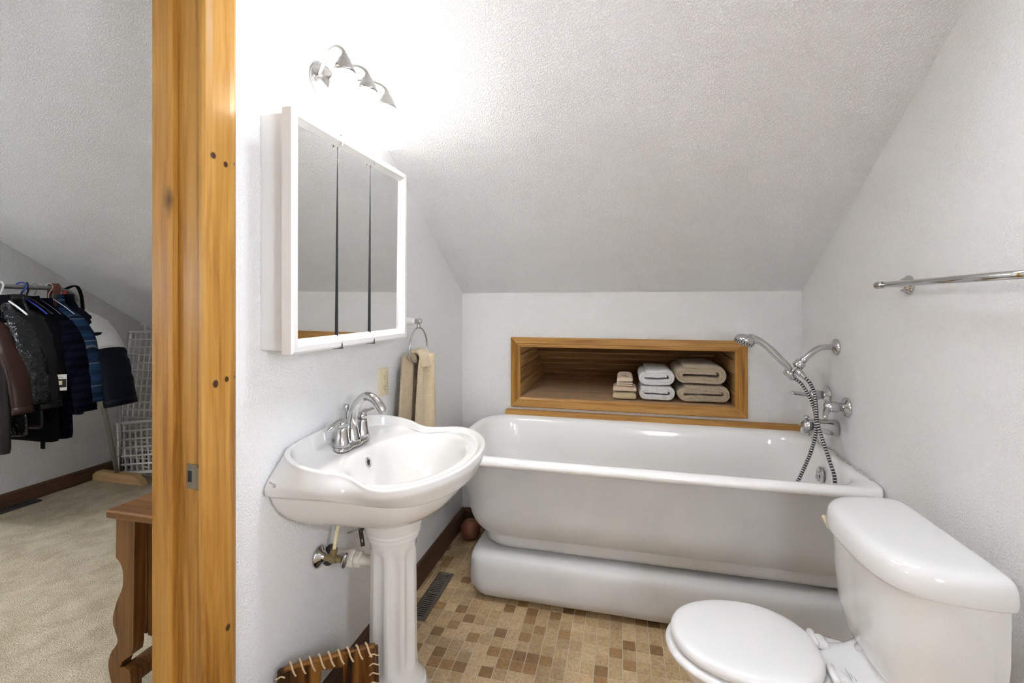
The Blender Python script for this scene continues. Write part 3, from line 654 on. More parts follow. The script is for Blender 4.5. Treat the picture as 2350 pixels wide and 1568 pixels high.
# ------------------------------------------------------------------ toilet
TY = 1.222
to = thing('toilet', 'white porcelain toilet with closed seat lid and tank near the wall', 'toilet', (0.40, TY, 0))
def sym(half):          # half outline (x, d, z) from front centre to back centre -> closed ring
    r = [(x, TY + d, z) for x, d, z in half]; l = [(x, TY - d, z) for x, d, z in half[::-1] if d > 1e-6]
    return r + l
def trap(z, s, xf, xb, dmax):    # tank section: D with curved front
    sh_ = [(0, 0), (0.0, 0.22), (0.02, 0.48), (0.085, 0.72), (0.24, 0.90), (0.45, 0.975), (0.75, 1.0), (0.94, 0.985), (1.0, 0.93), (1.0, 0.5), (1.0, 0)]
    return sym([(xf + (xb - xf) * a * s + (1 - s) * 0, dmax * b * s, z) for a, b in sh_])
XBK = 0.716
lid = MB().loft([trap(0.634, 1, 0.508, XBK - 0.006, 0.190), trap(0.632, 1, 0.502, XBK - 0.002, 0.197), trap(0.640, 1, 0.499, XBK, 0.200), trap(0.668, 1, 0.501, XBK, 0.199), trap(0.684, 1, 0.507, XBK - 0.003, 0.194),
                 trap(0.692, 1, 0.522, XBK - 0.012, 0.182), trap(0.6935, 1, 0.545, XBK - 0.03, 0.155), trap(0.693, 1, 0.60, XBK - 0.08, 0.08)])
lid.build('tank_lid', 'porcelain', to, smooth=True, sub=2)
def tank_at(z):
    tz = [(0.355, 0.60, 0.04, 0.10), (0.362, 0.578, 0.028, 0.135), (0.375, 0.556, 0.02, 0.154), (0.40, 0.540, 0.016, 0.168), (0.45, 0.528, 0.014, 0.176), (0.52, 0.521, 0.012, 0.182), (0.60, 0.517, 0.012, 0.184), (0.645, 0.517, 0.012, 0.184)]
    for p, q in zip(tz, tz[1:]):
        if z <= q[0]: t = (z - p[0]) / (q[0] - p[0]); return [p[i] + (q[i] - p[i]) * t for i in (1, 2, 3)]
    return tz[-1][1:]
trg = []
for z in [0.355, 0.358, 0.362, 0.368, 0.375, 0.386] + [0.40 + 0.0122 * k for k in range(21)]:
    xf, xo, dm = tank_at(z); ring = [Vector(p) for p in spline(trap(z, 1, xf, XBK - xo, dm), 5, True)]
    n = len(ring); out = []
    for i, p in enumerate(ring):                # arch-shaped swelling moulded into both rounded corners
        nn = (ring[(i+1) % n] - ring[i-1]); nn = Vector((nn.y, -nn.x, 0)).normalized()
        if (p - Vector((0.62, TY, z))).dot(nn) < 0: nn = -nn
        hw_ = 0.062 * math.sqrt(max(0.0, 1 - max(0.0, (z - 0.53) / 0.085) ** 2)) if z < 0.615 else 0.0
        e = (hw_ - abs(p.x - 0.620)) / 0.014
        k = max(0.0, min(1.0, e)) if abs(p.y - TY) > 0.10 else 0.0
        out.append(p + nn * (0.0055 * k * k * (3 - 2 * k)))
    trg.append(out)
MB().loft(trg).build('tank', 'porcelain', to, smooth=True)
# lever
lv = MB().tube(spline([(0.548, TY + 0.166, 0.598), (0.540, TY + 0.171, 0.602), (0.534, TY + 0.174, 0.616), (0.526, TY + 0.176, 0.630)], 5), lerp_list([0.005, 0.0065, 0.0085, 0.006], 16), 10, flat=0.7)
lv.build('flush_lever', 'cream', to, smooth=True)
MB().lathe([(0.011, 0), (0.011, 0.008), (0.007, 0.011)], (0.563, TY + 0.158, 0.600), (-0.80, 0.6, 0), 16).build('lever_base', 'porcelain', to, smooth=True)
def egg(z, x0, x1, w, e=0.0, back=0.72):  # seat shaped outline: round front, squarer back
    out = []
    n = 14
    for k in range(n + 1):
        a = PI * k / n                          # 0 front ... pi back
        c = -math.cos(a)
        xm = x0 + (x1 - x0) * 0.55
        x = xm + (x1 - xm if c > 0 else xm - x0) * (abs(c) ** (0.82 if c > 0 else 1.0)) * (1 if c > 0 else -1)
        dd = math.sin(a) ** (0.62 if c > 0 else 0.92) * w
        if c > 0: dd *= 1 - (1 - back) * (c ** 2.2)
        out.append((x, dd if 0 < k < n else 0.0, z))
    return sym(out)
MB().loft([egg(0.3640, 0.128, 0.446, 0.134), egg(0.3645, 0.120, 0.452, 0.140), egg(0.372, 0.116, 0.455, 0.144), egg(0.383, 0.117, 0.454, 0.143), egg(0.391, 0.123, 0.449, 0.137), egg(0.3955, 0.140, 0.432, 0.120), egg(0.397, 0.19, 0.385, 0.075), egg(0.3972, 0.26, 0.32, 0.02)]).build('seat_lid', 'seat', to, smooth=True, sub=1)
def ringseat(o, z): return egg(z, 0.104 + o, 0.470 - o * 0.5, 0.149 - o)
MB().loft([ringseat(0.006, 0.340), ringseat(0.0, 0.346), ringseat(0.0, 0.352), ringseat(0.008, 0.360), ringseat(0.02, 0.362), ringseat(0.055, 0.361), ringseat(0.065, 0.352), ringseat(0.06, 0.341)], loop=True).build('seat', 'seat', to, smooth=True, sub=1)
def bowlr(z, x0, x1, w, bk): return egg(z, x0, x1, w, back=bk)
MB().loft([bowlr(0.0, 0.27, 0.66, 0.085, 0.9), bowlr(0.03, 0.275, 0.655, 0.082, 0.9), bowlr(0.10, 0.27, 0.645, 0.078, 0.9), bowlr(0.18, 0.235, 0.64, 0.088, 0.85), bowlr(0.25, 0.175, 0.645, 0.112, 0.75), bowlr(0.30, 0.137, 0.655, 0.130, 0.68),
           bowlr(0.325, 0.122, 0.665, 0.137, 0.66), bowlr(0.338, 0.12, 0.67, 0.137, 0.66), bowlr(0.340, 0.14, 0.66, 0.125, 0.62)]).build('bowl', 'porcelain', to, smooth=True, sub=1)
# deck between the seat and the tank, flowing up into the tank
dk = []
for x, w, z in ((0.440, 0.088, 0.338), (0.452, 0.088, 0.353), (0.475, 0.086, 0.3585), (0.505, 0.082, 0.361), (0.530, 0.080, 0.366), (0.552, 0.082, 0.380), (0.575, 0.085, 0.40)):
    dk.append([(x, TY - w, 0.30), (x, TY - w, z - 0.010), (x, TY - w + 0.012, z), (x, TY - w * 0.4, z + 0.001), (x, TY + w * 0.4, z + 0.001), (x, TY + w - 0.012, z), (x, TY + w, z - 0.010), (x, TY + w, 0.30)])
MB().loft(dk).build('deck', 'porcelain', to, smooth=True, sub=1)
for sgn in (-1, 1):
    hy = TY + 0.058 * sgn
    MB().tube([(0.458, hy - 0.026, 0.371), (0.458, hy - 0.022, 0.372), (0.460, hy + 0.022, 0.372), (0.460, hy + 0.026, 0.371)], [0.006, 0.009, 0.009, 0.006], 12).build('hinge', 'seat', to, smooth=True)
    MB().loft([rrect(0.462, 0.492, hy - 0.017, hy + 0.017, 0.008, 0.359, 4), rrect(0.462, 0.490, hy - 0.016, hy + 0.016, 0.008, 0.370, 4), rrect(0.466, 0.482, hy - 0.012, hy + 0.012, 0.006, 0.376, 4)]).build('hinge_cap', 'seat', to, smooth=True, auto=50)
for k, (ln, off) in enumerate(((0.034, 0), (0.026, 0.003), (0.038, 0.001), (0.032, -0.002))):   # faint print on the deck
    box('print_line', 0.497 + k * 0.0042, 0.4985 + k * 0.0042, TY - 0.035 - ln / 2 + off, TY - 0.035 + ln / 2 + off, 0.3608, 0.3616 + k*0.0003, 'print', to)
MB().lathe([(0.013, 0), (0.012, 0.006), (0.0, 0.008)], (0.553, TY + 0.035, 0.380), (-0.5, 0, 0.85), 18).build('bolt_cap', 'porcelain', to, smooth=True)

# ------------------------------------------------------------------ pedestal sink
SY = 1.193
sk_ = thing('pedestal_sink', 'white pedestal sink with a shaped backsplash and a fluted column', 'sink', (-0.637, SY, 0))
def sring(half):
    r = [(x, SY - d, z) for x, d, z in half]; l = [(x, SY + d, z) for x, d, z in half[::-1] if d > 1e-6]
    return r + l
Rtop = [(-.846, 0, .842), (-.846, .085, .840), (-.846, .150, .836), (-.842, .202, .829), (-.800, .241, .821), (-.752, .257, .812), (-.705, .254, .804), (-.662, .231, .795), (-.622, .235, .789), (-.572, .270, .786), (-.525, .281, .786), (-.478, .252, .786), (-.432, .200, .786), (-.391, .108, .786), (-.378, 0, .786)]
Rb1 = [(-.853, 0, .775), (-.853, .12, .775), (-.855, .240, .762), (-.850, .262, .757), (-.812, .265, .757), (-.752, .266, .757), (-.705, .262, .757), (-.662, .251, .758), (-.622, .255, .760), (-.572, .272, .764), (-.525, .276, .765), (-.478, .250, .765), (-.432, .199, .765), (-.391, .108, .765), (-.378, 0, .765)]
Rb2 = [(-.853, 0, .735), (-.853, .12, .735), (-.855, .240, .735), (-.850, .260, .735), (-.812, .258, .735), (-.742, .250, .735), (-.694, .246, .735), (-.652, .243, .733), (-.612, .238, .730), (-.565, .238, .728), (-.525, .230, .726), (-.478, .207, .724), (-.440, .163, .723), (-.410, .090, .722), (-.400, 0, .722)]
def off(h, dx, dd, dz):      # move a half outline towards the bowl centre
    o = []
    for x, d, z in h:
        vx, vd = -0.62 - x, -d; l = math.hypot(vx, vd) or 1
        o.append((x + vx / l * dx, max(0.0, d + vd / l * dd) if d > 0 else 0.0, z + dz))
    return o
def scl(h, s, z, cx=-0.69): return [(cx + (x - cx) * s if x > cx else max(-0.853, cx + (x - cx) * min(1, s * 1.15)), d * s, z) for x, d, _ in h]
phis = [180, 163, 148, 137, 127, 116, 106, 97, 87, 76, 66, 52, 38, 18, 0]
def ell(cx, ax, ay, z, zb=None): return [(cx + ax * math.cos(math.radians(p)), (ay * math.sin(math.radians(p)) if 0 < p < 180 else 0.0), z if zb is None else z + (zb - z) * (1 - math.cos(math.radians(p))) / 2) for p in phis]
def mid(h1, h2, t, z): return [(a[0] + (b[0] - a[0]) * t, a[1] + (b[1] - a[1]) * t, z) for a, b in zip(h1, h2)]
E0 = ell(-.585, .156, .222, .776)
rim_in = off(Rtop, .013, .013, .001); rim_lo = off(Rtop, .022, .022, 0)
rim_lo = [(x, d, max(.776, z - .014 - max(0, (z - .79)) * 0.55)) for x, d, z in rim_lo]
deck1 = [(a[0] + (b[0]-a[0])*0.38, a[1] + (b[1]-a[1])*0.38, .7775 + max(0, (a[2]-.78))*0.12) for a, b in zip(rim_lo, E0)]
rings = [scl(Rb2, .20, .606), scl(Rb2, .45, .612), scl(Rb2, .66, .632), scl(Rb2, .80, .660), scl(Rb2, .885, .695), scl(Rb2, .925, .718), scl(Rb2, .932, .727), [(x, d, z - 0.002) for x, d, z in off(Rb2, .006, .006, 0)], Rb2, mid(Rb2, Rb1, .5, .746), Rb1,
         [(a[0] + (b[0]-a[0])*.5, a[1] + (b[1]-a[1])*.5, a[2] + (b[2]-a[2])*.5) for a, b in zip(Rb1, Rtop)], [(x, d, z - .006) for x, d, z in Rtop], [(x, d, z - .0015) for x, d, z in Rtop],
         off(Rtop, .003, .003, .001), rim_in, off(Rtop, .0165, .0165, -.0025), rim_lo, [(x, d, z - .001) for x, d, z in off(rim_lo, .006, .006, 0)], deck1, ell(-.585, .162, .229, .7775), E0, ell(-.584, .148, .211, .768), ell(-.582, .138, .196, .735), ell(-.58, .122, .17, .695), ell(-.578, .095, .13, .660), ell(-.576, .055, .075, .640), ell(-.575, .022, .024, .634)]
basin_o = MB().loft([sring(r) for r in rings]).build('basin', 'porcelain_sink', sk_, smooth=True, sub=2)
MB().lathe([(0.021, 0), (0.021, 0.003), (0.012, 0.004), (0, 0.003)], (-.575, SY, .6345), 'z', 20).build('drain', 'chrome', sk_, smooth=True)
ofl = MB().torus((0, 0, 0), 0.0105, 0.0032, 'x', 24, 8)
ofl.v = [(-.7195 + v[0] + v[2] * -0.35, SY + v[1], .742 + v[2]) for v in ofl.v]
oo = ofl.build('overflow_ring', 'chrome', sk_, smooth=True)
dsk = MB().lathe([(0.0102, 0), (0.0102, 0.0005)], (-.7195, SY, .742), (1, 0, 0.35), 20); dsk.build('overflow_hole', 'black', oo)
# fluted column
PX, PY = -0.637, 1.19
prof = [(0.112, 0.0), (0.112, 0.03), (0.106, 0.05), (0.106, 0.08), (0.100, 0.095), (0.099, 0.105), (0.094, 0.112), (0.092, 0.125), (0.086, 0.130), (0.083, 0.142), (0.075, 0.152), (0.0705, 0.166), (0.068, 0.180), (0.0675, 0.186), (0.0675, 0.20), (0.0665, 0.30), (0.0655, 0.40), (0.0645, 0.48), (0.0640, 0.505), (0.0640, 0.518), (0.0645, 0.532), (0.066, 0.542), (0.0715, 0.5445), (0.0725, 0.550), (0.0715, 0.555), (0.0755, 0.5575), (0.0765, 0.563), (0.0755, 0.568), (0.0795, 0.5705), (0.0815, 0.578), (0.083, 0.588), (0.086, 0.600), (0.091, 0.616), (0.094, 0.645)]
rr_ = []
NF = 9; n_ = 144
for r, z in prof:
    w = max(0.0, min(1.0, (z - 0.185) / 0.015)) * max(0.0, min(1.0, (0.518 - z) / 0.013))
    ring = []
    for j in range(n_):
        q = 2 * PI * j / n_; ph = (q * NF / (2 * PI)) % 1.0
        f = max(0.0, math.cos((ph - 0.5) * PI / 0.78)) if abs(ph - 0.5) < 0.39 else 0.0
        rad = r - 0.0095 * w * f
        ring.append((PX + rad * math.cos(q), PY + rad * math.sin(q), z))
    rr_.append(ring)
MB().loft(rr_).build('column', 'porcelain_sink', sk_, smooth=True, auto=38)
mk1 = text_mesh('maker_mark', 'mancesa', 0.0072, 'print', sk_, (-.822, SY - .30, .768), (1, 0, -.12), (.12, 0, 1))
mk2 = box('mark_line', -.820, -.809, SY - .3003, SY - .30, .7626, .7636, 'print', sk_); mk3 = box('mark_line', -.818, -.812, SY - .3003, SY - .30, .7602, .7614, 'print', sk_)
bpy.context.view_layer.update()
dg_ = bpy.context.evaluated_depsgraph_get(); be_ = basin_o.evaluated_get(dg_)
for q in (mk1, mk2, mk3):                      # lay the printed mark onto the curved side of the basin
    mw = q.matrix_world.copy(); mi_ = mw.inverted(); bi = basin_o.matrix_world.inverted()
    for v in q.data.vertices:
        w = mw @ v.co; o_ = bi @ Vector((w.x, (SY - .40) * S, w.z))
        hit, loc, nrm, _ = be_.ray_cast(o_, Vector((0, 1, 0)))
        if hit: v.co = mi_ @ (basin_o.matrix_world @ loc + nrm * (.0003 + (.0002 if w.y < (SY - .3001) * S else 0)))

# ------------------------------------------------------------------ sink faucet
FX, FYc, FZ = -0.783, 1.212, 0.7835
fa = thing('sink_faucet', 'chrome two-handle faucet with a high curved spout on the sink', 'faucet', (FX, FYc, FZ))
bs = []
for z, hl, hw, wst in ((0.0, .077, .027, .004), (.003, .078, .028, .004), (.008, .074, .025, .004), (.014, .068, .021, .005), (.017, .062, .018, .006)):
    ring = []
    for j in range(40):
        q = 2 * PI * j / 40; c, s_ = math.cos(q), math.sin(q)
        y = hl * abs(c) ** 0.75 * (1 if c >= 0 else -1)
        x = hw * abs(s_) ** 0.75 * (1 if s_ >= 0 else -1) * (1 - 0.28 * math.exp(-((abs(y) - 0.028) / 0.014) ** 2))
        ring.append((FX + x, FYc + y, FZ + z))
    bs.append(ring)
MB().loft(bs).build('base_plate', 'chrome', fa, smooth=True)
pp = spline([(FX, FYc, FZ + .012), (FX - .002, FYc, FZ + .05), (FX + .001, FYc, FZ + .085), (FX + .014, FYc, FZ + .122), (FX + .042, FYc, FZ + .146), (FX + .070, FYc, FZ + .140), (FX + .090, FYc, FZ + .120), (FX + .100, FYc, FZ + .104)], 6)
MB().tube(pp, lerp_list([.024, .0165, .0135, .0122, .0125, .0132, .0130, .0112], len(pp)), 18).build('spout', 'chrome', fa, smooth=True)
MB().lathe([(0.0085, 0), (0.009, 0.006)], (FX + .099, FYc, FZ + .105), (0.5, 0, -0.86), 16).build('aerator', 'nickel', fa, smooth=True)
for sgn in (-1, 1):
    hy = FYc + 0.051 * sgn
    MB().lathe([(0.024, 0.012), (0.021, 0.020), (0.0175, 0.038), (0.0148, 0.058), (0.0140, 0.064)], (FX, hy, FZ), 'z', 24).build('handle_post', 'chrome', fa, smooth=True)
    hb = MB().lathe([(0.0142, 0.066), (0.0146, 0.074), (0.0135, 0.083), (0.008, 0.087), (0, 0.0875)], (FX, hy, FZ), 'z', 24).build('handle_hub', 'chrome', fa, smooth=True)
    pth = spline([(FX, hy, FZ + .080), (FX + .002, hy + sgn * .016, FZ + .086), (FX + .002, hy + sgn * .034, FZ + .085), (FX, hy + sgn * .054, FZ + .078 + (0.006 if sgn > 0 else 0)), (FX, hy + sgn * .068, FZ + .073 + (0.010 if sgn > 0 else 0))], 5)
    MB().tube(pth, lerp_list([.010, .0098, .0088, .0092, .003], len(pth)), 14, flat=lerp_list([.8, .7, .55, .5, .6], len(pth))).build('lever', 'chrome', hb, smooth=True)
MB().lathe([(0.003, 0.01), (0.003, 0.085), (0.0045, 0.098), (0.0085, 0.105), (0.0095, 0.113), (0.007, 0.120), (0, 0.122)], (FX - .020, FYc - .004, FZ), 'z', 16).build('drain_knob', 'chrome', fa, smooth=True)

# ------------------------------------------------------------------ plumbing under the sink
vz, vy = 0.473, 1.152
va = thing('shutoff_valve', 'chrome shutoff valve with wall plate and cream supply tube under the sink', 'valve', (XL, vy, vz))
MB().lathe([(0.030, 0.0005), (0.032, 0.004), (0.030, 0.008), (0.017, 0.014), (0.012, 0.022), (0.0105, 0.024)], (XL, vy, vz), 'x', 28).build('wall_plate', 'chrome', va, smooth=True)
MB().lathe([(0.0095, 0.020), (0.0095, 0.040), (0.0115, 0.041), (0.0115, 0.060), (0.009, 0.061), (0.009, 0.078)], (XL, vy, vz), 'x', 12).build('valve_body', 'brass', va)
MB().lathe([(0.0075, 0.005), (0.0075, 0.016), (0.0095, 0.017), (0.0095, 0.028)], (XL + .051, vy, vz), 'z', 8).build('compression_nut', 'brass', va)
MB().tube(spline([(XL + .051, vy, vz + .024), (XL + .056, vy + .004, vz + .07), (XL + .066, vy + .012, vz + .12), (XL + .070, vy + .02, vz + .165), (XL + .070, vy + .025, vz + .20)], 5), 0.0052, 10).build('supply_tube', 'cream', va, smooth=True)
vh = MB().lathe([(0.0, 0), (0.020, 0.001), (0.0225, 0.005), (0.020, 0.010), (0.010, 0.012), (0, 0.012)], (0, 0, 0), 'z', 28)
vh.v = [(XL + .080 + v[2] * 0.96 + v[0] * 0.25, vy + v[1] * 0.55, vz - 0.002 + v[0] * 1.05) for v in vh.v]; vh.build('oval_handle', 'chrome', va, smooth=True)
dz_, dy_ = 0.452, 1.200
dp = thing('drain_pipe', 'white plastic drain pipe with slip nuts running from wall into the column', 'pipe', (XL, dy_, dz_))
MB().lathe([(0.030, 0.0005), (0.029, 0.008), (0.021, 0.012)], (XL, dy_, dz_), 'x', 24).build('wall_ring', 'darkmetal', dp, smooth=True)
MB().lathe([(0.0205, 0.002), (0.0205, 0.06)], (XL, dy_, dz_), 'x', 24).build('stub', 'pvc', dp, smooth=True, auto=40)
MB().lathe([(0.0235, 0.055), (0.0255, 0.058), (0.0255, 0.088), (0.023, 0.091)], (XL, dy_, dz_), 'x', 24).build('coupling', 'pvc', dp, smooth=True, auto=40)
MB().lathe([(0.0215, 0.092), (0.0235, 0.094), (0.0235, 0.108), (0.021, 0.110)], (XL, dy_, dz_), 'x', 8).build('slip_nut', 'pvc', dp)
MB().lathe([(0.0165, 0.105), (0.0165, 0.22)], (XL, dy_, dz_ ), 'x', 20).build('trap_arm', 'pvc', dp, smooth=True, auto=40)
pu = thing('drain_linkage', 'dark metal pop-up drain strap with holes hanging behind the column', 'drain linkage', (-0.764, 1.2, 0.56))
sm = MB(); sx, sy_ = -0.766, 1.2
def strap_pt(a, w): return (sx + a * 0.18 + w * 0.55, sy_ + w * 0.83, 0.628 - a)
a = 0.0
for k in range(13):
    a0, a1 = k * 0.0105, (k + 1) * 0.0105; hole = k in (8, 11)
    for w0, w1 in (((-.0062, -.0022), (.0022, .0062)) if hole else ((-.0062, .0062),)):
        p = [strap_pt(a0, w0), strap_pt(a0, w1), strap_pt(a1, w1), strap_pt(a1, w0)]
        b0 = len(sm.v); sm.v += p + [(q[0] + .0014, q[1] - .0009, q[2]) for q in p]
        sm._f([(b0, b0+3, b0+2, b0+1), (b0+4, b0+5, b0+6, b0+7)] + [(b0+i, b0+(i+1) % 4, b0+4+(i+1) % 4, b0+4+i) for i in range(4)])
sm.build('strap', 'darkmetal', pu)
MB().tube([(sx - .012, sy_ - .022, .536), (sx + .03, sy_ + .004, .548), (sx + .085, sy_ + .004, .562)], 0.0028, 8).build('pivot_rod', 'darkmetal', pu)
MB().torus((sx + .022, sy_ + .0, .546), 0.0105, 0.0022, 'x', 20, 8).build('spring_clip', 'darkmetal', pu, smooth=True)
MB().lathe([(0.016, 0), (0.017, 0.012), (0.017, 0.02), (0.014, 0.03), (0.014, 0.08)], (sx + .026, sy_ + .004, .580), (1, 0, 0.1), 18).build('tee_fitting', 'chrome', pu, smooth=True)

# ------------------------------------------------------------------ medicine cabinet with three mirror doors
mc = thing('medicine_cabinet', 'white medicine cabinet with three mirrored doors above the sink', 'cabinet', (XL, 1.185, 1.09))
CY0, CY1, CZ0, CZ1 = 0.898, 1.470, 1.085, 1.657
XD0, XD1 = -0.764, -0.735
box('body', XL, XD0 - 0.001, 0.934, 1.438, 1.090, 1.662, 'cabwhite', mc, bev=0.002)
s1, s2 = 1.087, 1.251
RW = 0.034
def rail_profile(sgn): return [(XD0, 0), (XD1 - .004, 0), (XD1, .005), (XD1, .0175), (XD1 - .002, .019), (XD1 - .0155, RW), (XD0, RW)]
for a0, a1, first, last in ((CY0, s1, 1, 0), (s1, s2, 0, 0), (s2, CY1, 0, 1)):
    g0, g1 = (0 if first else .0008), (0 if last else .0008)
    m0, m1 = a0 + (RW - .003 if first else .0012), a1 - (RW - .003 if last else .0012)
    mz0, mz1 = CZ0 + RW - .003, CZ1 - RW + .003
    mm = MB().box(XD0 + .002, XD1 - .0165, m0, m1, mz0, mz1)
    mm.v = [(x + (.0038 if z > 1.3 else 0), y, z) for x, y, z in mm.v]       # glass tilted out a touch at the top so its reflection fits the image
    fo = mm.build('mirror_door', 'mirror', mc)
    rp = rail_profile(1)
    for w in (0, 1):
        r0 = [(x, (a0 + g0 + (h if first else 0)), (CZ0 + h) if w == 0 else (CZ1 - h)) for x, h in rp]
        r1 = [(x, (a1 - g1 - (h if last else 0)), (CZ0 + h) if w == 0 else (CZ1 - h)) for x, h in rp]
        MB().loft([r0, r1]).build('frame_rail', 'cabwhite', fo)
    if first: MB().loft([[(x, a0 + h, CZ0 + h) for x, h in rp], [(x, a0 + h, CZ1 - h) for x, h in rp]]).build('frame_stile', 'cabwhite', fo)
    if last: MB().loft([[(x, a1 - h, CZ0 + h) for x, h in rp], [(x, a1 - h, CZ1 - h) for x, h in rp]]).build('frame_stile', 'cabwhite', fo)
for s in (s1, s2):
    box('seam_strip', XD0 + .003, XD1 - .0120, s - .0012, s + .0012, CZ0 + RW - .003, CZ1 - RW + .003, 'black', mc)
    for zt, sg in ((CZ1, 1), (CZ0, -1)):
        h = MB().box(XD1 - .012, XD1 + .0018, s - .0042, s + .0042, zt - .0008, zt + .0028) if sg > 0 else MB().box(XD1 - .012, XD1 + .0018, s - .0042, s + .0042, zt - .0028, zt + .0008)
        z0, z1 = (zt - .030, zt) if sg > 0 else (zt, zt + .012)
        h.box(XD1 - .0002, XD1 + .0015, s - .0018, s + .0018, z0, z1)
        h.box(XD1 - .012, XD1 - .008, s - .024, s + .012, zt + (.0005 if sg > 0 else -.0025), zt + (.0025 if sg > 0 else -.0005))
        h.build('hinge_clip', 'darkmetal', mc)

# ------------------------------------------------------------------ vanity light
vl = thing('vanity_light', 'three-light vanity fixture with frosted bell shades glowing above the mirror', 'light', (XL, 1.165, 1.85))
pr = []
for x, k in ((XL + .0005, 1.0), (XL + .008, 1.0), (XL + .012, .93), (XL + .014, .80), (XL + .022, .72), (XL + .028, .5), (XL + .030, .2)):
    pr.append([(x, 1.172 + .062 * k * math.cos(q), 1.852 + .050 * k * math.sin(q)) for q in (2 * PI * j / 36 for j in range(36))])
MB().loft(pr).build('backplate', 'nickel', vl, smooth=True)
LX, LZ = -0.702, 1.806
for ly in (1.050, 1.160, 1.268):
    yb_ = 1.165 + (ly - 1.165) * 0.35
    pth = spline([(XL + .022, yb_, 1.852), (XL + .05, yb_ + (ly - yb_) * .25, 1.868), (XL + .09, yb_ + (ly - yb_) * .65, 1.881), (XL + .125, yb_ + (ly - yb_) * .92, 1.877), (LX - .005, ly, 1.862), (LX, ly, 1.846)], 7)
    MB().tube(pth, 0.0052, 10).build('arm', 'nickel', vl, smooth=True)
    MB().lathe([(0.007, 0.046), (0.0085, 0.040), (0.012, 0.036), (0.016, 0.030), (0.0165, 0.026), (0.0205, 0.020), (0.024, 0.012), (0.0245, 0.006), (0.028, 0.002), (0.028, -0.004)], (LX, ly, LZ), 'z', 24).build('shade_cap', 'nickel', vl, smooth=True)
    for q in (0.6, 2.7, 4.8):
        MB().lathe([(0.0016, 0.024), (0.0016, 0.034), (0.003, 0.034), (0.003, 0.038)], (LX, ly, LZ + .001), (math.cos(q), math.sin(q), 0), 8).build('thumb_screw', 'nickel', vl)
    prof = [(0.0, .0), (0.024, -.001), (0.0285, -.008), (0.034, -.026), (0.038, -.05), (0.041, -.075), (0.046, -.098), (0.0525, -.114), (0.0515, -.1145), (0.045, -.099), (0.0395, -.075), (0.0365, -.05), (0.032, -.026), (0.026, -.010), (0.0, -.006)]
    MB().lathe(prof, (LX, ly, LZ), 'z', 20).build('glass_shade', 'lamp', vl, smooth=True)
    MB().sphere((LX, ly, LZ - .097), .0215, 12, 8).build('bulb', 'bulb', vl, smooth=True)

# ------------------------------------------------------------------ outlet, towel ring, hand towel
ou = thing('electrical_outlet', 'ivory duplex electrical outlet on the wall beside the hanging towel', 'outlet', (XL, 1.515, 0.918))
pl_ = [rrect(1.480, 1.549, .867, .969, .004, 0, 3), rrect(1.4805, 1.5485, .8675, .9685, .004, 0, 3), rrect(1.485, 1.544, .872, .964, .004, 0, 3)]
MB().loft([[(XL + xx, p[0], p[1]) for p in r] for xx, r in zip((.0002, .004, .0065), pl_)]).build('plate', 'ivory', ou, smooth=True, auto=30)
for zc_ in (.9375, .8985):
    rc = MB()
    ring = lambda k, x: [(x, 1.5145 + .0148 * k * math.cos(q), zc_ + max(-.0118, min(.0118, .0150 * math.sin(q))) * k) for q in (2 * PI * j / 28 for j in range(28))]
    rco = rc.loft([ring(1, XL + .006), ring(1, XL + .0085), ring(.95, XL + .009)]).build('receptacle', 'ivory', ou)
    for yy, hh in ((1.509, .0042), (1.520, .0034)):
        box('slot', XL + .0085, XL + .0093, yy - .0009, yy + .0009, zc_ + .003 - hh, zc_ + .003 + hh, 'black', rco)
    MB().lathe([(.0022, 0), (.0022, .0004)], (XL + .0089, 1.5145, zc_ - .0075), 'x', 12).build('ground_hole', 'black', rco)
MB().lathe([(.003, 0), (.0024, .0012)], (XL + .0065, 1.5145, .918), 'x', 12).build('screw', 'ivory', ou)

RY, RX = 1.668, -0.784
rg = thing('towel_ring', 'chrome towel ring on a white ceramic post beside the mirror cabinet', 'towel ring', (XL, RY, 1.14))
MB().lathe([(.027, .0005), (.027, .006), (.022, .010), (.018, .012)], (XL, RY, 1.136), 'x', 24).build('wall_plate', 'chrome', rg, smooth=True)
MB().lathe([(.0175, .010), (.016, .02), (.0125, .045), (.0105, .060)], (XL, RY, 1.136), 'x', 20).build('post', 'ceramic', rg, smooth=True)
MB().lathe([(.0115, .058), (.0115, .063), (.009, .066), (.0125, .074), (.010, .082), (0, .085)], (XL, RY, 1.136), 'x', 18).build('finial', 'chrome', rg, smooth=True)
MB().lathe([(.004, 0), (.006, .006), (.0085, .012), (.006, .018), (.004, .022)], (RX, RY, 1.128), '-z', 14).build('hanger_knob', 'chrome', rg, smooth=True)
MB().torus((RX, RY, 1.033), .077, .0035, 'x', 48, 10).build('ring', 'chrome', rg, smooth=True)
ht = thing('hand_towel', 'tan terry hand towel hanging through the chrome ring', 'towel', (-0.79, 1.67, 0.70))
rings_ = []
zs = [0.972, 0.990, 1.012, 1.008, 0.985, 0.94, 0.88, 0.82, 0.76, 0.70, 0.665]
ws = [.016, .034, .046, .058, .070, .080, .090, .098, .106, .114, .118]
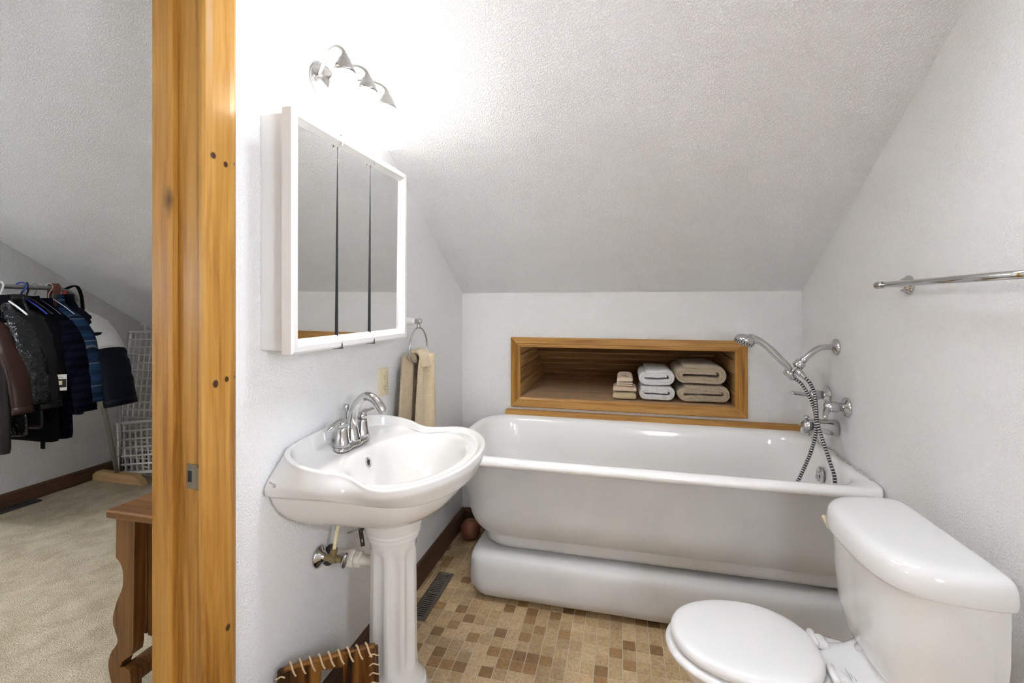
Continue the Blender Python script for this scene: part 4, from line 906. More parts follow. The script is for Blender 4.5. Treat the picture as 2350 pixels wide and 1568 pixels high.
def towel_layer(xo, sgn, yc, wscale, seed, zlo):
    rr2 = []
    for i, (z, w) in enumerate(zip(zs, ws)):
        z = z if i < 9 else z + zlo
        t = max(0.0, i - 2) / 8.0; ring = []
        for j in range(26):
            u = -1 + 2 * j / 25
            fold = .013 * math.sin(u * 4.2 + seed) * (1 - .35 * t) + .006 * math.sin(u * 9 + seed * 2)
            bulge = .012 * (1 - u * u)
            lean = (.012 * max(0, 1 - i / 3.0))
            ring.append((RX + sgn * (xo - lean) + sgn * bulge + fold, yc + u * w * wscale, z - .010 * abs(u) * (1 if i in (1, 2) else 0)))
        back = [(p[0] - sgn * (.009), p[1], p[2]) for p in ring[::-1]]
        rr2.append(ring + back)
    return MB().loft(rr2)
towel_layer(.030, 1, 1.685, .92, 0.6, 0.0).build('front_fall', 'terry_tan', ht, smooth=True, sub=1)
towel_layer(.020, -1, 1.655, 1.10, 2.1, 0.01).build('back_fall', 'terry_tan', ht, smooth=True, sub=1)
MB().tube(spline([(RX - .030, 1.668, .955), (RX - .025, 1.668, 1.00), (RX, 1.668, 1.018), (RX + .025, 1.668, 1.005), (RX + .034, 1.668, .955)], 5), lerp_list([.045, .048, .042, .048, .045], 21), 14, flat=.30).build('gathered_fold', 'terry_tan', ht, smooth=True, sub=1)

# ------------------------------------------------------------------ floor register
fg = thing('floor_register', 'brown metal floor register set in tile beside the sink-side baseboard', 'register', (-.765, 1.76, 0))
gx0, gx1, gy0, gy1 = -.800, -.729, 1.603, 1.915
fm_ = MB()
def rect_ring(o, z): return [(gx0 + o, gy0 + o, z), (gx1 - o, gy0 + o, z), (gx1 - o, gy1 - o, z), (gx0 + o, gy1 - o, z)]
fm_.loft([rect_ring(0, .0003), rect_ring(.003, .005), rect_ring(.011, .006), rect_ring(.013, .004), rect_ring(.013, .0004)], cap0=False, cap1=False)
fm_.build('frame', 'bronze', fg)
box('duct_shadow', gx0 + .012, gx1 - .012, gy0 + .012, gy1 - .012, .0002, .0012, 'black', fg)
sl = box('slat', -.0230, .0230, -.0021, .0021, -.0008, .0008, 'bronze', None, center=(0, 0, 0))
nsl = 25
for k in range(nsl):
    y = gy0 + .016 + (gy1 - gy0 - .032) * k / (nsl - 1)
    inst(sl, 'slat', ((gx0 + gx1) / 2, y, .0038), fg, (math.radians(24), 0, 0))
bpy.data.objects.remove(sl)
box('center_bar', gx0 + .012, gx1 - .012, (gy0 + gy1) / 2 - .005, (gy0 + gy1) / 2 + .005, .0035, .0056, 'bronze', fg)
box('damper_lever', (gx0 + gx1) / 2 + .004, (gx0 + gx1) / 2 + .012, gy1 - .035, gy1 - .027, .004, .010, 'bronze', fg, bev=.001)

# ------------------------------------------------------------------ folded towels in the niche
def roll_towel(name, mat, label, xc, z0, hw, h, y0, depth, turns, th, seed, group, flip=1, tail=0.0):
    rnd = random.Random(seed); L = hw - h / 2; n = 24 * turns; cl = []
    r0, r1 = th * 0.55, h / 2 - th / 2
    for i in range(n + 1):
        a = 2 * PI * i / 24 + PI * 0.5; b = r0 + (r1 - r0) * i / n
        c, s_ = math.cos(a), math.sin(a)
        lx = L if c > 1e-6 else (-L if c < -1e-6 else (L if i % 24 == 0 else -L))
        cl.append((lx + b * c, b * s_))
        if abs(c) < 1e-6:
            cl[-1] = ((-lx * -1) if False else lx, b * s_)
            cl.append((-lx, b * s_))
    if tail: cl.append((cl[-1][0] + tail, cl[-1][1] - .004))
    # resample evenly
    P_ = [Vector((p[0], p[1], 0)) for p in cl]; d = [0.0]
    for p, q in zip(P_, P_[1:]): d.append(d[-1] + (q - p).length)
    m = 110; out = []
    j = 0
    for i in range(m):
        t = d[-1] * i / (m - 1)
        while j < len(d) - 2 and d[j + 1] < t: j += 1
        f = (t - d[j]) / max(1e-9, d[j+1] - d[j]); out.append(P_[j].lerp(P_[j+1], f))
    ny_ = 9; rings2 = []
    for k in range(ny_):
        yy = y0 + depth * (k / (ny_ - 1)); e = 0.72 if k in (0, ny_ - 1) else 1.0
        jit = rnd.uniform(-.0015, .0015)
        lft, rgt = [], []
        for i, p in enumerate(out):
            t = (out[min(i+1, m-1)] - out[max(i-1, 0)]).normalized(); nn = Vector((-t.y, t.x, 0))
            w = th / 2 * e * (1 + .12 * mnoise.noise(Vector((p.x * 60, p.y * 60, yy * 20 + seed))))
            sag = .004 * mnoise.noise(Vector((p.x * 12 + seed, yy * 6, 1.5)))
            q = p + nn * w; lft.append((xc + flip * q.x + jit, yy + .003 * mnoise.noise(Vector((i * .3, seed, 0))), z0 + h / 2 + q.y + sag))
            q = p - nn * w; rgt.append((xc + flip * q.x + jit, yy + .003 * mnoise.noise(Vector((i * .3, seed, 0))), z0 + h / 2 + q.y + sag))
        rings2.append(lft + rgt[::-1])
    mb = MB(); nn_ = len(rings2[0]); mb.loft(rings2, cap0=False, cap1=False)
    for base, rev in ((0, True), ((ny_ - 1) * nn_, False)):    # ribbon shaped end caps
        for i in range(m - 1):
            f = (base + i, base + i + 1, base + nn_ - 2 - i, base + nn_ - 1 - i); mb._f([f if not rev else f[::-1]])
    o = mb.build(name, mat, None, smooth=True); return tag(o, label, 'towel', group)
NZ = NZ0 + .001
roll_towel('bath_towel', 'terry_tan2', 'folded taupe bath towel on the shelf floor, lowest at the right', .385, NZ + .002, .128, .086, 2.405, .30, 2, .0185, 3, 'folded bath towels in the niche')
roll_towel('bath_towel', 'terry_tan2', 'folded taupe bath towel on top of the other taupe towel', .370, NZ + .0895, .126, .100, 2.40, .32, 2, .021, 5, 'folded bath towels in the niche')
roll_towel('bath_towel', 'terry_white', 'white folded towel underneath the other white towel in the niche', .165, NZ + .002, .092, .074, 2.40, .26, 2, .0155, 8, 'folded bath towels in the niche', 1, -.02)
roll_towel('bath_towel', 'terry_white', 'white folded towel on top of the other white towel in the niche', .163, NZ + .0775, .093, .084, 2.40, .27, 2, .018, 11, 'folded bath towels in the niche')
def slab(name, mat, label, x0, x1, y0, y1, z0, z1, seed, droop=0.0, grp='small folded cloths in the niche'):
    rr3 = []; n = 24; h = z1 - z0; ny_ = 8
    for k in range(ny_):
        yy = y0 + (y1 - y0) * k / (ny_ - 1); r = []; e = (0.55 if k in (0, ny_ - 1) else (0.9 if k in (1, ny_ - 2) else 1.0))
        for j in range(n):
            q = 2 * PI * j / n; c, s_ = math.cos(q), math.sin(q)
            x = (x0 + x1) / 2 + (x1 - x0) / 2 * abs(c) ** .28 * (1 if c >= 0 else -1)
            z = z0 + h / 2 + h / 2 * e * abs(s_) ** .5 * (1 if s_ >= 0 else -1)
            z += droop * abs((x - (x0 + x1) / 2) / ((x1 - x0) / 2)) ** 3 + .0025 * mnoise.noise(Vector((x * 30, yy * 20, seed)))
            r.append((x, yy, max(z, z0 - .012)))
        rr3.append(r)
    o = MB().loft(rr3).build(name, mat, None, smooth=True); return tag(o, label, 'washcloth', grp)
slab('washcloth', 'terry_yellow', 'pale yellow-beige folded washcloth at the bottom of the small stack', -.050, .066, 2.400, 2.53, NZ + .001, NZ + .038, 1)
slab('washcloth', 'terry_peach', 'beige washcloth in the middle of the small stack, corners drooping', -.049, .068, 2.402, 2.53, NZ + .041, NZ + .072, 2, -.004)
tw = thing('washcloth', 'small peach washcloth with brown embroidery on top of the small stack', 'washcloth', (.008, 2.45, NZ + .076), 'small folded cloths in the niche')
tp = []
for k in range(7):
    yy = 2.403 + .10 * k / 6; zt = NZ + .115 + .016 * k / 6; e = .75 if k == 6 else 1
    cs = [(-.036, NZ + .0745), (.040, NZ + .0745), (.041, NZ + .079), (-.026, NZ + .0805), (-.028, NZ + .083), (.040, NZ + .085), (.041, NZ + .089), (-.030, NZ + .091), (-.031, NZ + .0935), (.002, NZ + .096), (.036, NZ + .097), (.041, NZ + .101), (.042, zt - .010), (.036, zt), (0, zt + .002), (-.030, zt), (-.036, zt - .008), (-.037, NZ + .090)]
    tp.append([(.008 + x * e, yy, z) for x, z in cs])
MB().loft(tp).build('folded_cloth', 'terry_peach', tw, smooth=True, auto=45)
eb = MB()
for p in ([(-.012, 2.425, .1205), (-.002, 2.428, .1208), (.008, 2.424, .1203), (.020, 2.421, .120)], [(.004, 2.432, .1215), (.008, 2.424, .1207), (.014, 2.418, .1195)], [(-.014, 2.437, .1225), (-.010, 2.434, .122)]):
    eb.tube(spline([(.008 + a, b, NZ + c) for a, b, c in p], 4), .0022, 6)
eb.build('embroidery', 'thread', tw, smooth=True)

# ------------------------------------------------------------------ shower arm, hand shower, valves, spout
AY = 2.017
sa = thing('shower_arm', 'chrome shower arm with round wall flange and handset bracket', 'shower arm', (XR, AY, 1.036))
MB().lathe([(.0325, .0005), (.033, .004), (.029, .010), (.016, .014), (.0125, .018)], (XR, AY, 1.036), '-x', 32).build('flange', 'chrome', sa, smooth=True)
pa = spline([(XR - .004, AY, 1.036), (XR - .035, AY, 1.036), (XR - .062, AY - .001, 1.030), (XR - .088, AY - .003, 1.012), (XR - .115, AY - .006, .986)], 6)
MB().tube(pa, .0112, 16).build('pipe', 'chrome', sa, smooth=True)
ad_ = Vector((-.66, -.03, -.75)).normalized()
jc = Vector((XR - .108, AY - .005, .993))
MB().lathe([(.013, 0), (.0135, .006), (.0135, .018), (.012, .020), (.019, .024), (.020, .030), (.020, .046), (.0175, .050), (.011, .054), (.011, .080)], jc, ad_, 24).build('swivel_joint', 'chrome', sa, smooth=True, auto=40)
hj = jc + ad_ * .085
MB().sphere(hj, .0165).build('bracket', 'chrome', sa, smooth=True)
hd = Vector((-.68, 0, .74)).normalized()
hs = thing('hand_shower', 'chrome handheld shower head in its bracket with a striped coiled hose', 'shower head', tuple(hj))
h0 = hj - hd * .026 + Vector((-.004, 0, 0))
MB().lathe([(.0120, 0), (.0150, .004), (.0155, .036), (.0135, .042)], h0, hd, 20).build('cradle', 'chrome', hs, smooth=True, auto=40)
hp = spline([h0 + hd * .030, (.632, 2.0, .953), (.606, 2.0, .983), (.580, 2.0, 1.012), (.553, 2.0, 1.038), (.527, 2.0, 1.056), (.500, 1.999, 1.066), (.478, 1.998, 1.068)], 6)
MB().tube(hp, lerp_list([.0105, .0115, .0130, .0138, .0130, .0140, .018, .012], len(hp)), 18).build('handle', 'chrome', hs, smooth=True)
tipc = Vector((.492, 1.998, 1.052))
fdir = Vector((-.40, -.22, -.89)).normalized()
hc = tipc + Vector((-.014, -.002, .016))
MB().lathe([(0, -.012), (.014, -.011), (.026, -.006), (.035, .003), (.0385, .013), (.0385, .020), (.036, .024), (.030, .0235)], hc, fdir, 32).build('head', 'chrome', hs, smooth=True)
MB().lathe([(.0335, .0232), (.033, .0248), (.0, .0252)], hc, fdir, 32).build('spray_face', 'darkmetal', hs, smooth=True)
nz = MB(); ta = fdir.cross(Vector((0, 1, 0))).normalized(); tb = fdir.cross(ta)
for rr4, cnt in ((.028, 16), (.019, 10), (.009, 6)):
    for k in range(cnt):
        q = 2 * PI * k / cnt; nz.lathe([(.0016, 0), (.0011, .003)], hc + fdir * .0245 + rr4 * (math.cos(q) * ta + math.sin(q) * tb), fdir, 6)
nzo = nz.build('nozzles', 'ceramic', hs); nzo['kind'] = 'stuff'
MB().tube([hc + fdir * .010 + Vector((.035, 0, 0)), hc + fdir * .024 + Vector((.046, -.002, -.002))], [.005, .004], 10).build('spray_lever', 'chrome', hs, smooth=True)
b2 = Vector((.659, 1.993, .947)); bd = Vector((.026, -.027, -.034)).normalized()
MB().lathe([(.009, 0), (.0125, .006), (.0125, .026), (.010, .030), (.009, .040)], b2, bd, 18).build('hose_outlet', 'chrome', hs, smooth=True, auto=40)
hA = [tuple(h0 + hd * .006), (.672, 1.985, .895), (.692, 1.975, .858), (.709, 1.97, .812), (.718, 1.97, .759), (.716, 1.97, .70), (.699, 1.97, .632), (.677, 1.97, .572), (.652, 1.97, .51), (.615, 1.975, .42), (.58, 1.98, .33), (.60, 1.95, .288), (.65, 1.90, .288),
      (.695, 1.86, .37), (.722, 1.845, .48), (.732, 1.845, .575), (.727, 1.87, .63), (.718, 1.905, .695), (.712, 1.94, .757), (.712, 1.953, .812), (.707, 1.955, .865), tuple(b2 + bd * .066), tuple(b2 + bd * .036)]
hpts = spline(hA, 40); hose = MB(); hose.m = 0
hose.tube(hpts[::6] + [hpts[-1]], .0062, 8)
hose.m = 1
dist = 0; lastp = hpts[0]; step = .0088
for i in range(1, len(hpts) - 1):
    dist += (hpts[i] - hpts[i-1]).length
    if dist >= step:
        dist = 0; t = (hpts[i+1] - hpts[i-1]).normalized()
        hose.lathe([(.0062, -.0024), (.0078, -.0014), (.0078, .0014), (.0062, .0024)], hpts[i], t, 10, cap=False)
hose.build('hose', ['rubber', 'chrome'], hs, smooth=True)
def tub_handle(y, z, ldir, label):
    t = thing('tub_valve_handle', label, 'valve handle', (XR, y, z), 'tub valve handles')
    MB().lathe([(.036, .0005), (.0365, .004), (.033, .009), (.019, .013), (.017, .018)], (XR, y, z), '-x', 32).build('flange', 'chrome', t, smooth=True)
    MB().lathe([(.0165, .012), (.0165, .026), (.018, .028), (.0205, .040), (.019, .062), (.0145, .074), (.006, .078), (0, .0785)], (XR, y, z), '-x', 24).build('hub', 'chrome', t, smooth=True)
    d = Vector(ldir).normalized(); c = Vector((XR - .062, y, z))
    pt = spline([c, c + d * .018 + Vector((-.006, 0, 0)), c + d * .036 + Vector((-.010, 0, .001)), c + d * .052 + Vector((-.012, 0, .002)), c + d * .060 + Vector((-.012, 0, .002))], 5)
    MB().tube(pt, lerp_list([.013, .0115, .010, .0095, .005], len(pt)), 14, flat=.8).build('lever', 'chrome', t, smooth=True)
tub_handle(2.095, .835, (-1, .02, .02), 'chrome tub valve handle behind the shower hose, nearer the wooden niche')
tub_handle(1.929, .822, (-.25, -.75, -.62), 'chrome tub valve handle standing free on the wall above spout')
sp = thing('tub_spout', 'chrome tub spout with diverter knob above the tub rim', 'tub spout', (XR, AY, .724))
secs = []
for x, zo, hw_, hh in ((XR - .001, 0, .034, .030), (XR - .012, 0, .034, .031), (XR - .04, .002, .031, .029), (XR - .075, .003, .027, .026), (XR - .100, .001, .025, .026), (XR - .114, -.003, .023, .025), (XR - .122, -.008, .018, .019)):
    secs.append([(x, AY + hw_ * abs(math.cos(q)) ** .7 * (1 if math.cos(q) >= 0 else -1), .724 + zo + hh * abs(math.sin(q)) ** .8 * (1 if math.sin(q) >= 0 else -1)) for q in (2 * PI * j / 28 for j in range(28))])
MB().loft(secs).build('body', 'chrome', sp, smooth=True)
MB().lathe([(.016, 0), (.016, .012), (.013, .014)], (XR - .100, AY, .703), '-z', 18).build('nozzle', 'chrome', sp, smooth=True, auto=40)
MB().lathe([(.004, 0), (.004, .012), (.010, .014), (.010, .018), (.006, .021), (0, .021)], (XR - .104, AY, .744), 'z', 16).build('diverter_knob', 'chrome', sp, smooth=True)

# ------------------------------------------------------------------ towel bar on the shower wall
tb_ = thing('towel_bar', 'chrome towel bar with white ceramic posts on the right-hand wall', 'towel bar', (XR, 1.3, 1.258))
BX, BZ = XR - .070, 1.258
MB().tube([(BX, 1.560, BZ), (BX, .98, BZ)], .0085, 16).build('bar', 'chrome', tb_, smooth=True)
for py in (1.556, .985):
    MB().lathe([(.0275, .0005), (.0275, .004), (.024, .009), (.020, .012), (.0205, .015), (.016, .020)], (XR, py, BZ), '-x', 28).build('flange', 'chrome', tb_, smooth=True)
    MB().lathe([(.0155, .018), (.0145, .03), (.0115, .052), (.0098, .066)], (XR, py, BZ), '-x', 22).build('post', 'ceramic', tb_, smooth=True)
    sg = 1 if py > 1.2 else -1
    MB().lathe([(.0095, -.010), (.0105, -.006), (.0105, .002), (.008, .005), (.0078, .008), (.0110, .014), (.0105, .021), (.006, .027), (0, .028)], (BX, py, BZ), (0, sg, 0), 20).build('finial', 'chrome', tb_, smooth=True)

# ------------------------------------------------------------------ rustic laced basket under the sink
bk = thing('laced_wood_basket', 'scorched wooden basket with rawhide lacing on the floor under sink', 'basket', (-.66, .90, 0))
bc0, bc1 = Vector((-.826, .969, .300)), Vector((-.626, 1.070, .318))
bu = (Vector((bc1.x, bc1.y, 0)) - Vector((bc0.x, bc0.y, 0))).normalized(); bn = Vector((bu.y, -bu.x, 0))     # bn points to the camera side
def bp(a, n, z): q = Vector((bc0.x, bc0.y, 0)) + bu * a + bn * n; return (q.x, q.y, z)
W_ = .224
def panel(name, quad, th, hole=None, lip=None):
    m = MB(); (a0, z0), (a1, z1) = (0, 0), (W_, 0)
    def col(a, z, n): return bp(a, n, z)
    outer = [(0.0 - .012, 0.004), (W_ + .012, .004), (W_, .318), (W_ * .93, .320), (W_ * .80, .316), (W_ * .5, .309), (W_ * .2, .303), (0, .297)]
    if hole:
        hx0_, hx1_, hz0_, hz1_ = hole
        polys = [[(-.012, .004), (W_ + .012, .004), (W_ + .006, hz0_), (-.006, hz0_)], [(-.006, hz0_), (hx0_, hz0_), (hx0_ + .006, hz1_), (hx0_ + .006, .304), (0, .297)],
                 [(hx1_, hz0_), (W_ + .006, hz0_), (W_, .318), (W_ * .93, .320), (hx1_, .313), (hx1_, hz1_)], [(hx0_ + .006, hz1_), (hx1_, hz1_), (hx1_, .313), (hx0_ + .006, .304)]]
    else: polys = [outer]
    for p in polys:
        b0 = len(m.v); n = len(p)
        m.v += [col(a, z, quad) for a, z in p] + [col(a, z, quad + th) for a, z in p]
        m._f([tuple(b0 + i for i in range(n)), tuple(b0 + n + i for i in reversed(range(n)))] + [(b0+i, b0+(i+1) % n, b0+n+(i+1) % n, b0+n+i) for i in range(n)])
    return m.build(name, 'burnt', bk)
panel('end_panel', 0, .014, (.090, .148, .225, .283))
panel('end_panel', .24, .014, (.090, .148, .225, .283))
for a in (-.010, W_ - .004):
    m = MB(); p = [(.014, .004), (.24, .004), (.24, .20), (.014, .20)]; b0 = 0
    m.v += [bp(a, n, z) for n, z in p] + [bp(a + .014, n, z) for n, z in p]
    m._f([(3, 2, 1, 0), (4, 5, 6, 7)] + [(i, (i+1) % 4, 4+(i+1) % 4, 4+i) for i in range(4)]); m.build('side_panel', 'burnt', bk)
m = MB(); p = [(0, .014), (W_, .014), (W_, .24), (0, .24)]; m.v = [bp(a, n, .004) for a, n in p] + [bp(a, n, .014) for a, n in p]
m._f([(3, 2, 1, 0), (4, 5, 6, 7)] + [(i, (i+1) % 4, 4+(i+1) % 4, 4+i) for i in range(4)]); m.build('bottom', 'burnt', bk)
MB().tube(spline([bp(-.003, .006, .292), bp(.05, .006, .302), bp(.11, .006, .308), bp(.17, .006, .316), bp(W_, .006, .318)], 6), .0085, 8, flat=.7).build('rim_edge', 'burnt', bk, smooth=True)
for a in (0.0, W_ + .001):
    MB().tube([bp(a, .006, .295 + (.02 if a > .1 else 0)), bp(a + (-.006 if a < .1 else .004), .006, .15), bp(a + (-.012 if a < .1 else .008), .006, .02)], .0085, 8, flat=.8).build('corner_edge', 'burnt', bk, smooth=True)
for k in range(9):
    a = .022 + k * .0225; z = .2985 + a * .088
    MB().tube(spline([bp(a, -.004, z - .004), bp(a - .002, .003, z + .011), bp(a + .003, .012, z + .010), bp(a + .009, .0165, z - .006), bp(a + .015, .016, z - .019)], 4), .0030, 6, flat=.6).build('lace', 'rawhide', bk, smooth=True)
for a, sg in ((0.0, 1), (W_, -1)):
    for k in range(4):
        z = .284 + (.018 if a else 0) - k * .024
        MB().tube(spline([bp(a - sg * .010, .004, z - .012), bp(a - sg * .006, .014, z - .004), bp(a + sg * .004, .017, z + .003), bp(a + sg * .012, .0165, z - .002)], 4), .0030, 6, flat=.6).build('lace', 'rawhide', bk, smooth=True)

# ------------------------------------------------------------------ other room: bench
bench = thing('wooden_bench', 'dark oak bench with scalloped legs standing on the carpet by the doorway', 'bench', (-1.25, 1.2, 0.01))
BY0, BY1 = 1.034, 1.40
MB().box(-1.494, -1.00, BY0, BY1, .566, .589).build('top', 'oak_x', bench, bev=.004)
Lp = [(-1.480, .566), (-1.482, .440), (-1.464, .424), (-1.454, .396), (-1.456, .354), (-1.475, .314), (-1.492, .266), (-1.4915, .236), (-1.477, .201), (-1.477, .182), (-1.502, .148), (-1.511, .113), (-1.507, .084), (-1.500, .062), (-1.488, .04), (-1.480, .012)]
Rp = [(-1.44, .012), (-1.424, .03), (-1.4235, .074), (-1.424, .096), (-1.429, .109), (-1.448, .117), (-1.466, .112), (-1.458, .130), (-1.419, .159), (-1.4145, .182), (-1.408, .566)]
Ls = [(v.x, v.y) for v in spline([(x, z, 0) for x, z in Lp[1:]], 3)]
prof_leg = [Lp[0]] + Ls + Rp
def leg(x_off, mir, y0, y1):
    pts = [(x if not mir else -2.494 - x, z) for x, z in prof_leg]
    MB().prism([(x + x_off, z) for x, z in pts], 'xz', y0, y1).build('leg', 'oak', bench)
for y0, y1 in ((1.054, 1.086), (1.35, 1.382)):
    leg(0, False, y0, y1); leg(0, True, y0, y1)
box('front_panel', -1.404, -1.09, 1.088, 1.106, .195, .566, 'oak', bench, bev=.002)
box('end_panel', -1.425, -1.407, 1.086, 1.35, .20, .566, 'oak', bench, bev=.002)
MB().tube([(-1.446, 1.075, .085), (-1.446, 1.36, .085)], .032, 18).build('stretcher', 'oak', bench, smooth=True, auto=40)
MB().tube([(-1.048, 1.086, .085), (-1.048, 1.35, .085)], .032, 18).build('stretcher', 'oak', bench, smooth=True, auto=40)

# ------------------------------------------------------------------ clothes rack
RXX, RZZ = -3.12, 1.297
rk = thing('clothes_rack', 'grey pipe clothes rack on sawn lumber feet, loaded with jackets', 'clothes rack', (-3.2, 1.9, .01))
pth = spline([(RXX, .75, RZZ + .004), (RXX, 1.3, RZZ + .002), (RXX, 1.86, RZZ - .002), (RXX - .002, 1.925, RZZ - .008), (RXX - .012, 1.985, RZZ - .030), (RXX - .03, 2.04, RZZ - .12), (RXX - .10, 2.19, .70), (RXX - .175, 2.352, .070)], 6)
MB().tube(pth, .0125, 14).build('pipe_frame', 'steel', rk, smooth=True)
ft = MB().prism([(-3.490, .012), (-3.060, .012), (-3.085, .046), (-3.135, .076), (-3.455, .076), (-3.490, .05)], 'xz', 2.335, 2.378); ft.build('foot', 'stud', rk, bev=.002)
MB().tube([(RXX, .75, RZZ + .004), (RXX - .03, .62, 1.2), (RXX - .15, .40, .07)], .0125, 12).build('pipe_end', 'steel', rk, smooth=True)
MB().prism([(-3.490, .012), (-3.060, .012), (-3.085, .046), (-3.135, .076), (-3.455, .076), (-3.490, .05)], 'xz', .38, .423).build('foot', 'stud', rk, bev=.002)

# ------------------------------------------------------------------ jackets and hangers
HX = RXX
def hanger(name, label, y, mat, r, tw=0.0, hw=.19, bar=True):
    m = MB(); zt = RZZ + .0125 + r
    c = (HX, y, RZZ + .004)
    arc = [(HX + .020 * math.cos(q) , y + tw * .02 * math.cos(q), RZZ + .004 + .018 * math.sin(q)) for q in [math.radians(d) for d in (215, 180, 150, 120, 90, 60, 30, 0, -30)]]
    hook = arc + [(HX + .010, y, RZZ - .022), (HX, y, RZZ - .036), (HX, y, RZZ - .058)]
    o = thing(name, label, 'hanger', (HX, y, RZZ - .06), 'hangers on the clothes rack')
    MB().tube(spline(hook, 4), r, 8).build('hook', mat, o, smooth=True)
    zb = RZZ - .058
    arm = spline([(HX - hw, y, zb - .088), (HX - hw * .5, y, zb - .036), (HX, y, zb), (HX + hw * .5, y, zb - .036), (HX + hw, y, zb - .088)], 6)
    MB().tube(arm, r, 8).build('shoulder_bar', mat, o, smooth=True)
    return o
def jacket(name, label, cat, y, ztop, hw, length, th, body, sleeve=None, cuff=None, collar=None, sl=(.09, -.50), sr=(.062, .048), seed=0, xoff=0.0, sleeve2=None, split=.55, flare=1.05):
    X0 = HX + xoff
    t = thing(name, label, cat, (X0, y, ztop - length), 'garments on the clothes rack')
    rows = [(0, .058, .55), (-.022, .075, .8), (-.060, hw * .55, .95), (-.105, hw * .80, 1.0), (-.150, hw * .96, 1.0), (-.20, hw * 1.0, 1.0), (-.25, hw * .99, 1.0), (-.36, hw * .98, .95), (-.48, hw, .95)]
    if length > .56: rows += [(-.58, hw * 1.02, .95)]
    rows += [(-length + .02, hw * flare, .95), (-length, hw * flare * .99, .85)]
    rings3 = []
    for dz, w, tt in rows:
        ring = []
        for j in range(36):
            q = 2 * PI * j / 36; c, s_ = math.cos(q), math.sin(q)
            x = w * abs(c) ** .7 * (1 if c >= 0 else -1)
            yy = th * tt * abs(s_) ** .8 * (1 if s_ >= 0 else -1)
            yy += .006 * min(1, -dz * 3) * mnoise.noise(Vector((x * 14 + seed, dz * 4, seed)))
            ring.append((X0 + x, y + yy, ztop + dz + (.012 * mnoise.noise(Vector((x * 7, seed, 2))) if dz < -.3 else 0)))
        rings3.append(ring)
    MB().loft(rings3).build('body', body, t, smooth=True, sub=1)
    for sg in (1, -1):
        p = spline([(X0 + sg * .050, y, ztop - .045), (X0 + sg * hw * .72, y - .001, ztop - .105), (X0 + sg * (hw + sl[0] * .22), y - .002, ztop - .22), (X0 + sg * (hw + sl[0] * .68), y - .004, ztop + sl[1] * .66), (X0 + sg * (hw + sl[0]), y - .006, ztop + sl[1])], 7)
        rs = lerp_list([sr[0] * .45, sr[0] * .9, sr[0] * 1.05, sr[0] * .95, sr[1]], len(p))
        rs = [r * (1 + .10 * mnoise.noise(Vector((i * .8, seed, sg)))) for i, r in enumerate(rs)]
        fl = lerp_list([.36, .40, .42, .42], len(p)) if sr[0] < .08 else lerp_list([.45, .5, .5, .5], len(p))
        if sleeve2:
            k = int(len(p) * split)
            a_ = MB().tube(p[:k + 1], rs[:k + 1], 16, flat=fl[:k + 1]).build('sleeve', sleeve or body, t, smooth=True)
            MB().tube(p[k:], [r * 1.02 for r in rs[k:]], 16, flat=fl[k:]).build('sleeve_lower', sleeve2, t, smooth=True)
        else:
            MB().tube(p, rs, 16, flat=fl).build('sleeve', sleeve or body, t, smooth=True)
        if cuff:
            d = (p[-1] - p[-2]).normalized()
            MB().tube([p[-1] - d * .03, p[-1] + d * .004], sr[1] * 1.06, 14, flat=.6).build('cuff', cuff, t, smooth=True)
    if collar:
        cr = []
        for z, k in ((ztop - .028, 1.12), (ztop - .004, 1.0), (ztop + .026, .95), (ztop + .024, .80), (ztop - .01, .8)):
            cr.append([(X0 + .066 * k * math.cos(q), y + th * .75 * k * math.sin(q), z + .010 * math.cos(q) * 0) for q in (2 * PI * j / 24 for j in range(24))])
        MB().loft(cr, cap0=False, cap1=False).build('collar', collar, t, smooth=True)
    return t
ZT = RZZ - .072
jacket('leather_jacket', 'dark brown leather jacket with copper-brown sleeves, nearest on the rack', 'jacket', 1.60, ZT - .05, .190, .72, .026, 'leather_brown', 'leather_tan', 'leather_tan', 'leather_brown', (.105, -.50), (.050, .040), 1)
pj = jacket('wrapped_jacket', 'black jacket in shiny clear plastic wrap with a silver patch', 'jacket', 1.668, ZT, .185, .70, .020, 'plastic_black', None, None, 'black_cloth', (.10, -.52), (.055, .045), 2)
fo_ = MB().box(HX + .095, HX + .165, 1.668 - .036, 1.668 - .0345, ZT - .190, ZT - .115); fo_.build('foil_patch', 'foil', pj)
jacket('leather_jacket', 'black leather jacket with a creased shiny sleeve, second leather one', 'jacket', 1.730, ZT + .005, .185, .68, .020, 'leather_black', None, 'leather_black', 'leather_black', (.080, -.555), (.058, .044), 3)
tj = jacket('dark_coat', 'long black coat with a white paper tag hanging from its sleeve', 'coat', 1.792, ZT - .002, .200, .76, .019, 'black_cloth', None, None, 'black_cloth', (.055, -.50), (.050, .045), 4)
tg = thing('hang_tag', 'square white paper tag with a dark corner hanging off the black coat', 'tag', (-2.90, 1.75, .75), None)
tagc = Vector((-2.866, 1.745, .795))
tn = Vector((.62, -.78, 0)); tu = Vector((.78, .62, 0))
def tagbox(n_, a0, a1, z0, z1, off_, mat, par):
    m = MB(); p = [(a0, z0), (a1, z0), (a1, z1), (a0, z1)]
    m.v = [tuple(tagc + tu * a + tn * off_ + Vector((0, 0, z))) for a, z in p] + [tuple(tagc + tu * a + tn * (off_ + .001) + Vector((0, 0, z))) for a, z in p]
    m._f([(3, 2, 1, 0), (4, 5, 6, 7)] + [(i, (i+1) % 4, 4+(i+1) % 4, 4+i) for i in range(4)]); return m.build(n_, mat, par)
cd = tagbox('card', -.048, .048, -.042, .042, 0, 'card', tg)
tagbox('dark_print', 0, .046, -.026, .018, .0012, 'black', tg)
tagbox('photo_print', -.026, .030, -.012, .010, .0016, 'cream', tg)
tagbox('photo_print', -.030, -.008, -.010, .014, .0021, 'ceramic', tg)
